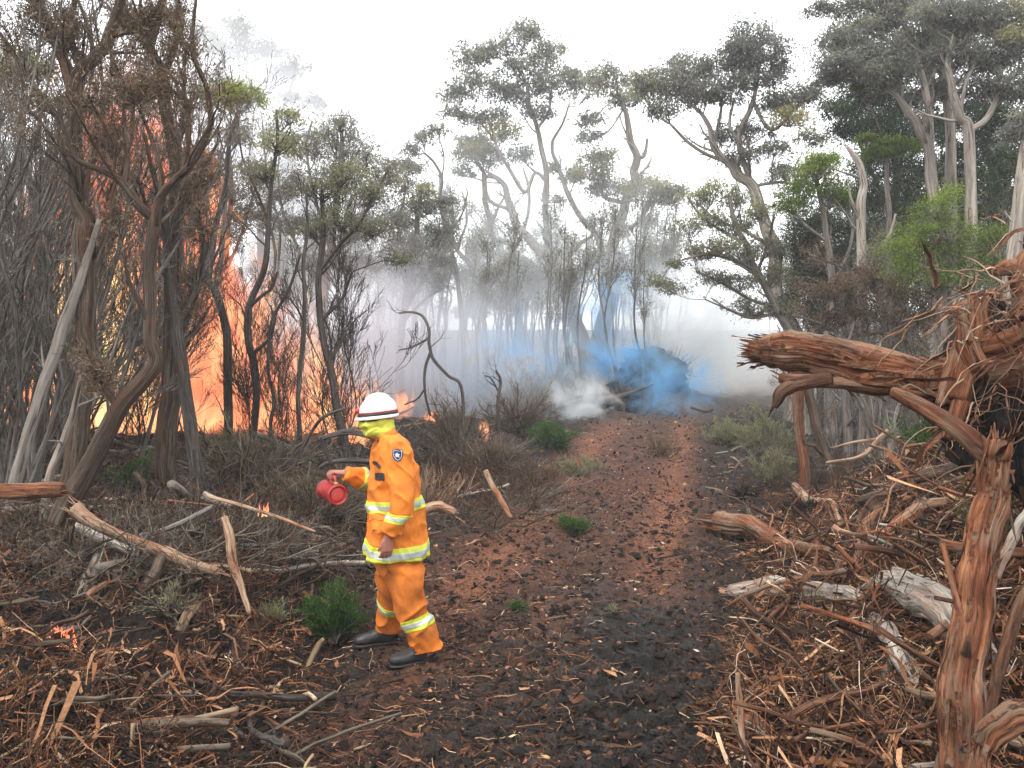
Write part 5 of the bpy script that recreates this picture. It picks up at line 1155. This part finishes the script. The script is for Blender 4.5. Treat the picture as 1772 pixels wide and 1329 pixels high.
def band(name, src, co, no, w, off, mat, limit=None):
    "a strip of the garment between two parallel planes, lifted off the cloth"
    bm = bmesh.new(); bm.from_mesh(src)
    co = Vector(co)-Vector(person_base); no = Vector(no).normalized()
    for sgn in (1, -1):
        g = bm.verts[:]+bm.edges[:]+bm.faces[:]
        bmesh.ops.bisect_plane(bm, geom=g, plane_co=co+no*w*.5*sgn, plane_no=no*sgn, clear_outer=True)
    if limit is not None:
        bmesh.ops.delete(bm, geom=[v for v in bm.verts if not limit(np.array(v.co)+person_base)], context='VERTS')
        keep_largest(bm)
    bm.normal_update()
    for v in bm.verts: v.co += v.normal*off
    me = bpy.data.meshes.new(name); bm.to_mesh(me); bm.free()
    me.materials.clear(); me.materials.append(mat)
    o = link(name, me, per)
    s = o.modifiers.new('t', 'SOLIDIFY'); s.thickness = .004; s.offset = -1
    return o
def stripe(src, co, no, w, limit=None):
    b = band('reflective_band', src, co, no, w, .0035, M_LIME, limit)
    c = band('silver_strip', src, co, no, w*.42, .0055, M_SILV, limit); c.parent = b
zz = lambda a, b_: nrm(np.array([a, 0, b_]))
stripe(jm, PP(686, 871), nrm(np.array([-.10, 0, 1])+FW*0), .078)
stripe(jm, PP(687, 946), nrm(np.array([.0, -.10, 1])), .105)
ua = nrm(el_l-sh_l); la = nrm(wr_l-el_l)
stripe(sl_l, PP(700, 885, -.27), nrm(la+np.array([.25, 0, 0])), .058)
bc_ = el_r*.52+wr_r*.48
stripe(sl_r, bc_, fa, .055, lambda p: np.linalg.norm(p-bc_) < .12)
stripe(tr, PP(727, 1067, -.08), nrm(np.array([.30, 0, -1])), .078, lambda p: p[0] > PP(699, 1000)[0] and p[1] < PY0+.03)
stripe(tr, kn_r*.75+an_r*.25, nrm(an_r-kn_r+np.array([-.05, 0, 0])), .062, lambda p: p[1] > PY0+.02 or p[0] < PP(697, 1000)[0])
# badges laid on the cloth
def decal(name, src, pts2, mat, parent=per, off=.0045, thick=.003, dd=np.array([0, 1., 0])):
    bm = bmesh.new(); bm.from_mesh(src); bv = BVHTree.FromBMesh(bm); bm.free()
    G = 7; poly = np.array(pts2, float); c = poly.mean(0)
    V = []; rings = 6
    for r in range(rings+1):
        for p in poly:
            q = c+(p-c)*r/rings
            o = PX(q[0], q[1], 3.5)*1.0; tgt = PX(q[0], q[1], 6.0)
            h = bv.ray_cast(Vector(o-person_base), Vector(nrm(tgt-o)))
            hp = np.array(h[0]) if h[0] is not None else PX(q[0], q[1], PY0-.25)-person_base
            V.append(hp+(np.array(h[1])*off if h[0] is not None else 0))
    n = len(poly); Fs = []
    for r in range(rings):
        for k in range(n): Fs.append((r*n+k, (r+1)*n+k, (r+1)*n+(k+1) % n, r*n+(k+1) % n))
    me = bpy.data.meshes.new(name); me.from_pydata([tuple(v) for v in V], [], Fs); me.materials.append(mat)
    o = link(name, me, parent); s = o.modifiers.new('t', 'SOLIDIFY'); s.thickness = thick; s.offset = 0
    return o
def shield(cx, cy, s): return [(cx+x*s, cy+y*s) for x, y in [(0, -1.1), (.35, -.95), (.85, -.9), (.95, -.3), (.85, .3), (.5, .85), (0, 1.15), (-.5, .85), (-.85, .3), (-.95, -.3), (-.85, -.9), (-.35, -.95)]]
bd = decal('shoulder_badge', sl_l, shield(688, 788, 10.5), M_NAVY)
decal('badge_border', sl_l, shield(688, 788, 8.6), M_BADGE, bd, .007)
decal('badge_field', sl_l, shield(688, 788, 7.4), M_NAVY, bd, .0095)
decal('badge_emblem', sl_l, [(688+x, 789+y) for x, y in [(0, -5), (1.5, -2), (4.5, -2.2), (2.6, .4), (3.6, 4), (0, 2.2), (-3.6, 4), (-2.6, .4), (-4.5, -2.2), (-1.5, -2)]], M_BADGE, bd, .012)
decal('name_tag', jm, [(645, 799), (649, 797), (652, 799), (659, 806), (660.5, 810), (656, 811), (648, 804)], M_BLACK)
decal('chest_badge', jm, [(650, 818), (657, 818), (665.5, 819), (666, 826), (665.5, 832), (658, 832), (650.5, 831), (650, 825)], M_BLACK)
decal('pocket', jm, [(645, 893), (655, 893), (668, 894), (669, 905), (668, 922), (655, 922), (645, 921), (644, 906)], M_JACKET, per, .010, .006)
decal('pocket_flap', jm, [(643, 890), (656, 889), (670, 890), (670, 896), (670, 901), (656, 902), (643, 901), (643, 895)], M_JACKET, per, .016, .006)
# helmet
hz = headc-UP*.014
def hsec(z, r, tilt=.10, fwd=0): c = hz+UP*z+FW*(fwd); return c
def hring(z, a, b, fwd=0): return (hz+UP*z+FW*fwd, FW*a-UP*a*.10, LT*b)
root_h = per
hs = [hring(.030, .128, .104), hring(.050, .130, .106), hring(.075, .128, .104), hring(.100, .118, .096), hring(.125, .100, .081), hring(.143, .074, .060), hring(.155, .040, .032), hring(.158, .008, .008)]
helm = pchunk('helmet', [ring_loft(hs, 40)], M_HELMET)
pchunk('helmet_ridge', [limb_tube([hz+FW*.105+UP*.085, hz+FW*.06+UP*.148, hz+UP*.166, hz-FW*.06+UP*.155, hz-FW*.108+UP*.10], [.010, .012, .013, .012, .010], 10)], M_HELMET, helm)
pchunk('brim', [ring_loft([hring(.030, .127, .105), hring(.024, .146, .118, .006), hring(.012, .150, .121, .008), hring(.006, .147, .118, .008), hring(.012, .125, .10)], 40)], M_HELMET, helm)
pchunk('red_band', [ring_loft([hring(.048, .1305, .1065), hring(.047, .1335, .109), hring(.052, .134, .1095), hring(.0565, .1335, .109), hring(.057, .129, .105)], 40)], M_REDP, helm)
pchunk('black_band', [ring_loft([hring(.030, .1285, .1045), hring(.030, .1345, .1105), hring(.038, .1355, .111), hring(.0455, .1345, .110), hring(.046, .129, .105)], 40)], M_BLACK, helm)  # plain black ring round the helmet between brim and red band
pchunk('helmet_lamp_mount', [ball(hz+FW*.135+UP*.058, (.017, .022, .018))], M_REDP, helm)
pchunk('goggles', [ring_loft([(headc+UP*.016+FW*.045, FW*.055, LT*.078), (headc+UP*.010+FW*.052, FW*.082, LT*.084), (headc-UP*.018+FW*.056, FW*.086, LT*.084), (headc-UP*.036+FW*.048, FW*.058, LT*.074)], 28, 2.6)], M_BLACK)
def folds_c(V):
    s = V-person_base; return .005*np.sin(s[:, 2]*85+s@FW*20+2.5*vnoise(*(s*10).T))+.014*((1-np.abs(vnoise(s[:, 0]*14, s[:, 1]*14, s[:, 2]*22-s[:, 0]*12)))**3-.3)
cl_ = fuse([horiz([(headc-UP*.014+FW*.004, .106, .088), (headc-UP*.03+FW*.012, .116, .096), (headc-UP*.06+FW*.010, .112, .098), (headc-UP*.10+FW*.0, .104, .10), (headc-UP*.125-FW*.012, .094, .10), (headc-UP*.135-FW*.02, .07, .08)])], .005, 2, folds_c)
pobj('neck_cloth', cl_, M_CLOTH)
# boots
def boot(heel, toe_dir, pitch, name='boot'):
    f = nrm(np.array([toe_dir[0], toe_dir[1], 0.])); s = np.array([-f[1], f[0], 0]); u = UP
    f2 = f*math.cos(pitch)-u*math.sin(pitch); u2 = u*math.cos(pitch)+f*math.sin(pitch)
    def P_(a, h): return heel+f2*a+u2*h
    secs = []
    for a, h0, h1, w in [(-.03, .012, .05, .022), (-.015, .004, .09, .034), (.03, 0, .125, .041), (.08, 0, .115, .042), (.13, 0, .088, .045), (.18, 0, .072, .05), (.23, 0, .066, .05), (.265, .004, .055, .041), (.285, .014, .04, .022)]:
        secs.append((P_(a, (h0+h1)/2+.014), s*w, u2*(h1-h0)/2))
    shaft = limb_tube([P_(.03, .08), P_(.035, .15), P_(.03, .22)], [.048, .05, .052], 18)
    b = pobj(name, fuse([ring_loft(secs, 20, 2.5), shaft], .005, 2, lambda V: .002*fbm(*(V*30).T, 2)), M_BOOT)
    pchunk('sole', [ring_loft([(P_(a, .007), s*w, u2*.011) for a, w in [(-.036, .02), (-.02, .038), (.03, .045), (.08, .041), (.13, .046), (.19, .056), (.24, .055), (.275, .044), (.295, .02)]], 16, 4)], M_BLACK, b)
h1 = PP(745, 1135, -.03); h1[2] = float(hfull(h1[0]-.12, h1[1]))+.006
boot(h1, FW*.96+LT*.16, .0)
h2 = an_r.copy(); h2[2] = float(hfull(h2[0]-.1, h2[1]))+.012; h2 += np.array([.02, 0, .0])
boot(h2, FW, .02)
# drip torch: held, a thing of its own
tbase = (tc0+tc1)/2-UP*.07
tor = link('drip_torch', None, None, tbase); tag(tor, 'worn red fuel drip torch with grip bar held in the firefighter hand', 'drip torch')
def tch(name, chunks, mat, parent=tor): return obj(name, chunks, mat, parent, tbase)
ts = nrm(np.cross(tax, UP)); tu = nrm(np.cross(ts, tax))
def tr_(a, r): return (tc0+tax*a, ts*r, tu*r)
tank = tch('tank', [ring_loft([tr_(-.012, .03), tr_(-.010, .05), tr_(0, .063), (tc0+tax*.006, ts*.066, tu*.066), tr_(.02, .066), tr_(.022, .069), tr_(.03, .069), tr_(.032, .066), tr_(.235, .066), tr_(.237, .070), tr_(.262, .070), tr_(.27, .066), tr_(.268, .058), tr_(.256, .052), tr_(.252, .03)], 36)], M_TORCH)
tch('end_disc', [ring_loft([tr_(.2535, .050), tr_(.2575, .049), tr_(.259, .03), tr_(.2595, .006)], 30)], M_TORCH2, tank)
tch('brass_rim', [ring_loft([tr_(-.020, .040), tr_(-.022, .056), tr_(-.008, .059), tr_(-.004, .05)], 30)], M_BRASS, tank)
tch('spout', [limb_tube([tc0-tax*.015+tu*.02, tc0-tax*.05+tu*.035, tc0-tax*.07+tu*.01, tc0-tax*.055-tu*.02, tc0-tax*.075-tu*.035], [.010, .008, .007, .007, .007], 10)], M_BRASS)
hd = tch('handle', [limb_tube([bar0-UP*.045+tax*-.012, bar0-UP*.012, bar0+tax*.02, barc, bar1-tax*.02, bar1-UP*.012, bar1-UP*.05+tax*.012], [.011, .011, .0105, .0105, .0105, .011, .011], 12, 4)], M_TORCH)
tch('filler_cap', [ring_loft([(tc0+tax*.225+tu*.062, ts*.02, tax*.02), (tc0+tax*.225+tu*.078, ts*.02, tax*.02), (tc0+tax*.225+tu*.082, ts*.014, tax*.014)], 18)], M_BRASS)

# ================================================================== FIRE, SMOKE, HAZE
def volbox(name, lo, hi, mat, ico=False):
    lo, hi = np.array(lo), np.array(hi); c = (lo+hi)/2
    bm = bmesh.new()
    if ico: bmesh.ops.create_icosphere(bm, subdivisions=3, radius=1)
    else: bmesh.ops.create_cube(bm, size=2)
    me = bpy.data.meshes.new(name); bm.to_mesh(me); bm.free(); me.materials.append(mat)
    o = link(name, me, None, tuple(c)); o.scale = tuple((hi-lo)/2); return o
# big fire: emissive, self-absorbing flame volume with a profile that falls to the right
m, nt, out = new_mat('flames')
g = nd(nt, 'ShaderNodeNewGeometry').outputs['Position']
xyz = nd(nt, 'ShaderNodeSeparateXYZ', {0: g}); X_, Y__, Z_ = xyz.outputs
warp = nd(nt, 'ShaderNodeTexNoise', {'Vector': g, 'Scale': .7, 'Detail': 2.}).outputs[1]
wv = nd(nt, 'ShaderNodeVectorMath', {0: nd(nt, 'ShaderNodeVectorMath', {0: warp, 1: (.5, .5, .5)}, operation='SUBTRACT').outputs[0], 1: (1.2, 1.2, 1.2)}, operation='MULTIPLY').outputs[0]
gw = nd(nt, 'ShaderNodeVectorMath', {0: g, 1: wv}, operation='ADD').outputs[0]
fl = noise(nt, nd(nt, 'ShaderNodeMapping', {0: gw, 3: (1.7, 1.7, .6)}).outputs[0], 1.25, 6, .68)
FX0, FX1 = -9.2, -2.4
u = mth(nt, 'DIVIDE', mth(nt, 'SUBTRACT', X_, FX0), FX1-FX0, clamp=True)
def prof(x): return (x-FX0)/(FX1-FX0)
hc = ramp(nt, u, [(prof(-9.1), (.10,)*3), (prof(-8.3), (.30,)*3), (prof(-7.6), (.60,)*3), (prof(-6.9), (.80,)*3), (prof(-6.1), (.72,)*3), (prof(-5.4), (.55,)*3), (prof(-4.9), (.42,)*3), (prof(-4.3), (.27,)*3), (prof(-3.5), (.21,)*3), (prof(-2.6), (.12,)*3)])
top = mth(nt, 'MULTIPLY', hc, 8.5)
env = mth(nt, 'SUBTRACT', top, mth(nt, 'SUBTRACT', Z_, .4))
env = mth(nt, 'MULTIPLY', env, .26)                      # 1 well inside, 0 at the tips
dens = mth(nt, 'SUBTRACT', mth(nt, 'ADD', mth(nt, 'MINIMUM', env, .48), mth(nt, 'MULTIPLY', fl, 2.5)), 1.30)
yf = mth(nt, 'SUBTRACT', 1, mth(nt, 'ABSOLUTE', mth(nt, 'DIVIDE', mth(nt, 'SUBTRACT', Y__, 14.0), 1.5)), clamp=True)
dens = mth(nt, 'MULTIPLY', mth(nt, 'MAXIMUM', dens, 0), mth(nt, 'MULTIPLY', mth(nt, 'POWER', yf, .5), 14))
hx = mth(nt, 'DIVIDE', mth(nt, 'SUBTRACT', X_, -6.6), .9); hz_ = mth(nt, 'DIVIDE', mth(nt, 'SUBTRACT', Z_, 2.6), 1.6)
hot1 = mth(nt, 'EXPONENT', mth(nt, 'MULTIPLY', mth(nt, 'ADD', mth(nt, 'MULTIPLY', hx, hx), mth(nt, 'MULTIPLY', hz_, hz_)), -.8))
heat = mth(nt, 'ADD', mth(nt, 'MULTIPLY_ADD', mth(nt, 'ADD', mth(nt, 'MULTIPLY', fl, .55), mth(nt, 'MULTIPLY', noise(nt, nd(nt, 'ShaderNodeMapping', {0: gw, 3: (2.2, .6, 1.0)}).outputs[0], 1.9, 5, .7, 1.0), .45)), 2.6, -.84), mth(nt, 'MULTIPLY', hot1, .30))
heat = mth(nt, 'ADD', heat, mth(nt, 'MULTIPLY_ADD', Z_, -.028, .06))
col = ramp(nt, heat, [(.38, (.55, .10, .05)), (.48, (.82, .21, .10)), (.60, (.88, .32, .15)), (.71, (.93, .52, .20)), (.85, (.96, .78, .38))])
em = nd(nt, 'ShaderNodeEmission', {0: col, 1: mth(nt, 'MULTIPLY', dens, 1.05)}).outputs[0]
ab = nd(nt, 'ShaderNodeVolumeAbsorption', {0: (0, 0, 0, 1), 1: dens}).outputs[0]
nt.links.new(nd(nt, 'ShaderNodeAddShader', {0: em, 1: ab}).outputs[0], out.inputs[1])
m.cycles.volume_step_rate = .35
fire = volbox('bushfire_flames', (-9.3, 12.4, .2), (-2.4, 15.6, 8.2), m)
tag(fire, 'tall orange wall of flames burning through the left thicket', 'fire', kind='thing')
# small flames: curved tongues
m, nt, out = new_mat('flame_tongue')
c = ramp(nt, attr(nt, 'var'), [(0, (.9, .42, .2)), (.4, (.9, .27, .12)), (1, (.6, .13, .07))])
nt.links.new(nd(nt, 'ShaderNodeEmission', {0: c, 1: 1.2}).outputs[0], out.inputs[0]); M_FL = m
def flame(label, px, py, h, w, n, Y=None):
    p = GH(px, py) if Y is None else PX(px, py, Y)
    root = link('small_fire', None, None, p); tag(root, label, 'fire')
    for k in range(n):
        N = 9; t = np.linspace(0, 1, N); a = U(0, 6.28); o = np.array([U(-w, w)*.5, U(-.3, .3)*w, 0]); hh = h*U(.45, 1.05)
        C = p+o+np.stack([.28*hh*fbm(t*2, k*3.1, px, 2)+t*hh*.15, .15*hh*fbm(t*2, k*3.1, 7, 2), t*hh], -1)
        R = w*.085*U(.6, 1.2)*np.sin(np.pi*np.clip(t*.86+.14, 0, 1))**.8*(1-t*.5)+.001
        ch = tubes(C, R, 7, ridge=.15); v = np.repeat(t, 7)
        obj('flame_tongue', (ch[0], ch[1], ch[2], v), M_FL, root, p)
flame('small orange flame licking in the bank litter at the lower left', 100, 1132, .15, .15, 12)
flame('tiny flame in the dead brush near the pale stick', 455, 893, .12, .09, 8, 6.9)
m, nt, out = new_mat('soft_flames')
g = nd(nt, 'ShaderNodeTexCoord').outputs['Object']; P_ = nd(nt, 'ShaderNodeNewGeometry').outputs['Position']
L = nd(nt, 'ShaderNodeVectorMath', {0: g}, operation='LENGTH').outputs[1]
n = noise(nt, nd(nt, 'ShaderNodeMapping', {0: P_, 3: (1, 1, .4)}).outputs[0], 5, 4, .65, .8)
d = mth(nt, 'SUBTRACT', n, mth(nt, 'MULTIPLY_ADD', mth(nt, 'POWER', L, 2), .35, .40), clamp=True)
d = mth(nt, 'MULTIPLY', d, mth(nt, 'SUBTRACT', 1, L, clamp=True)); d = mth(nt, 'MULTIPLY', d, 80)
em = nd(nt, 'ShaderNodeEmission', {0: ramp(nt, n, [(.45, (.85, .2, .11)), (.6, (.95, .38, .2)), (.75, (1, .68, .35))]), 1: mth(nt, 'MULTIPLY', d, 1.1)}).outputs[0]
ab = nd(nt, 'ShaderNodeVolumeAbsorption', {0: (0, 0, 0, 1), 1: d}).outputs[0]
nt.links.new(nd(nt, 'ShaderNodeAddShader', {0: em, 1: ab}).outputs[0], out.inputs[1]); m.cycles.volume_step_rate = .5; M_SOFT = m
for lab, px, py, w, h, Yy in [('pinkish flame rising above the brush just right of the helmet', 698, 695, 60, 110, 16.5),
                              ('low flame under the dead heath bush', 748, 722, 60, 40, 16), ('small flame beside the stub in the grey brown brush', 836, 748, 34, 60, 14),
                              ('low line of flames ending behind the firefighter chest', 585, 765, 150, 90, 13.5), ('low flames behind the dark thin crooked trunk', 500, 745, 170, 150, 13.6)]:
    c = PX(px, py, Yy); r = np.array([w/F*Yy/2, .35, h/F*Yy/2]); o = volbox('spot_fire', c-r, c+r, M_SOFT, True); tag(o, lab, 'fire')
def smoke(label, c, r, dens, color, scale=1.6, lo=.42, aniso=.2, seed=0, rate=.5, zs=1.0, fall=1.0):
    m, nt, out = new_mat('smoke')
    g = nd(nt, 'ShaderNodeTexCoord').outputs['Object']; P_ = nd(nt, 'ShaderNodeNewGeometry').outputs['Position']
    L = nd(nt, 'ShaderNodeVectorMath', {0: g}, operation='LENGTH').outputs[1]
    n = noise(nt, nd(nt, 'ShaderNodeMapping', {0: P_, 1: (seed*3.7, seed, 0), 3: (1, 1, zs)}).outputs[0], scale, 5, .6, 1.2)
    f = mth(nt, 'SUBTRACT', 1, mth(nt, 'POWER', L, 2), clamp=True)
    d = mth(nt, 'SUBTRACT', mth(nt, 'ADD', n, mth(nt, 'MULTIPLY', f, .25*fall)), lo+.25*fall*.5, clamp=True)
    d = mth(nt, 'MULTIPLY', mth(nt, 'MULTIPLY', mth(nt, 'POWER', d, 1.35), mth(nt, 'POWER', f, 1.4)), dens*14)
    v = nd(nt, 'ShaderNodeVolumePrincipled', {'Color': (*color, 1), 'Density': d, 'Anisotropy': aniso}).outputs[0]
    nt.links.new(v, out.inputs[1]); m.cycles.volume_step_rate = rate
    c, r = np.array(c), np.array(r)
    o = volbox('smoke_plume', c-r, c+r, m, True); tag(o, label, 'smoke', kind='thing')
BLUE = (.33, .66, .96); PALE = (.97, .985, .995); GREYB = (.62, .68, .78)
def SP(px, py, Y, w, h, d): return PX(px, py, Y), (w/F*Y/2, d/2, h/F*Y/2)
for lab, (c, r), de, co, sc, lo, sd in [
    ('deep blue smoke over the right side of the smoking pile', SP(1160, 665, 20.5, 260, 190, 3), 1.2, BLUE, 1.3, .50, 1),
    ('blue smoke drifting left of the burnt heaps', SP(880, 630, 21, 460, 300, 4), .62, BLUE, 1.0, .50, 2),
    ('small white puff low on the left of the smoking pile', SP(1005, 690, 19.2, 190, 150, 2), 2.0, PALE, 1.5, .49, 3),
    ('large bright white puff billowing right of the forked gum', SP(1190, 565, 24, 400, 300, 4.5), 1.1, PALE, .8, .46, 4),
    ('blue smoke curling up round the fork of the big gum', SP(1075, 540, 25.3, 290, 260, 3), 1.1, BLUE, 1.1, .50, 5),
    ('blue wisp creeping over the large burnt heap', SP(1080, 625, 21.5, 290, 120, 2.5), 1.4, BLUE, 1.3, .49, 6),
    ('pale smoke bank spreading over the end of the track', SP(1285, 600, 27, 460, 300, 7.0), .11, PALE, .4, .36, 7)]:
    smoke(lab, c, r, de, co, sc, lo, seed=sd, rate=.4)
smoke('grey violet smoke drifting through the thicket right of the fire', *SP(660, 600, 18, 860, 440, 6), .24, (.80, .82, .88), .4, .36, seed=8, rate=.6)
smoke('blue grey smoke hanging in the thicket left of the fire', *SP(80, 480, 15.8, 620, 800, 4), .26, (.74, .80, .88), .4, .38, seed=9, rate=.6)
smoke('faint smoke between the thin trunks just behind the firefighter', *SP(600, 560, 12.6, 620, 440, 3), .10, (.88, .90, .94), .5, .38, seed=12, rate=.6)
smoke('high grey smoke veiling the trees above the fire', *SP(430, 240, 20, 700, 640, 6), .24, (.9, .91, .94), .35, .36, seed=10, rate=.6)
smoke('thin pale smoke spread among the middle distance trees', *SP(900, 480, 25, 1300, 760, 8), .055, (.92, .94, .97), .3, .34, seed=11, rate=.6)

hm, nt, out = new_mat('haze')
v = nd(nt, 'ShaderNodeVolumePrincipled', {'Color': (.86, .89, .93, 1), 'Density': .0022, 'Anisotropy': .1}).outputs[0]
nt.links.new(v, out.inputs[1])
hz0 = volbox('haze', (-215, -40, -2.5), (215, 430, 30), hm); tag(hz0, kind='stuff', label='thin grey smoke haze filling the air')
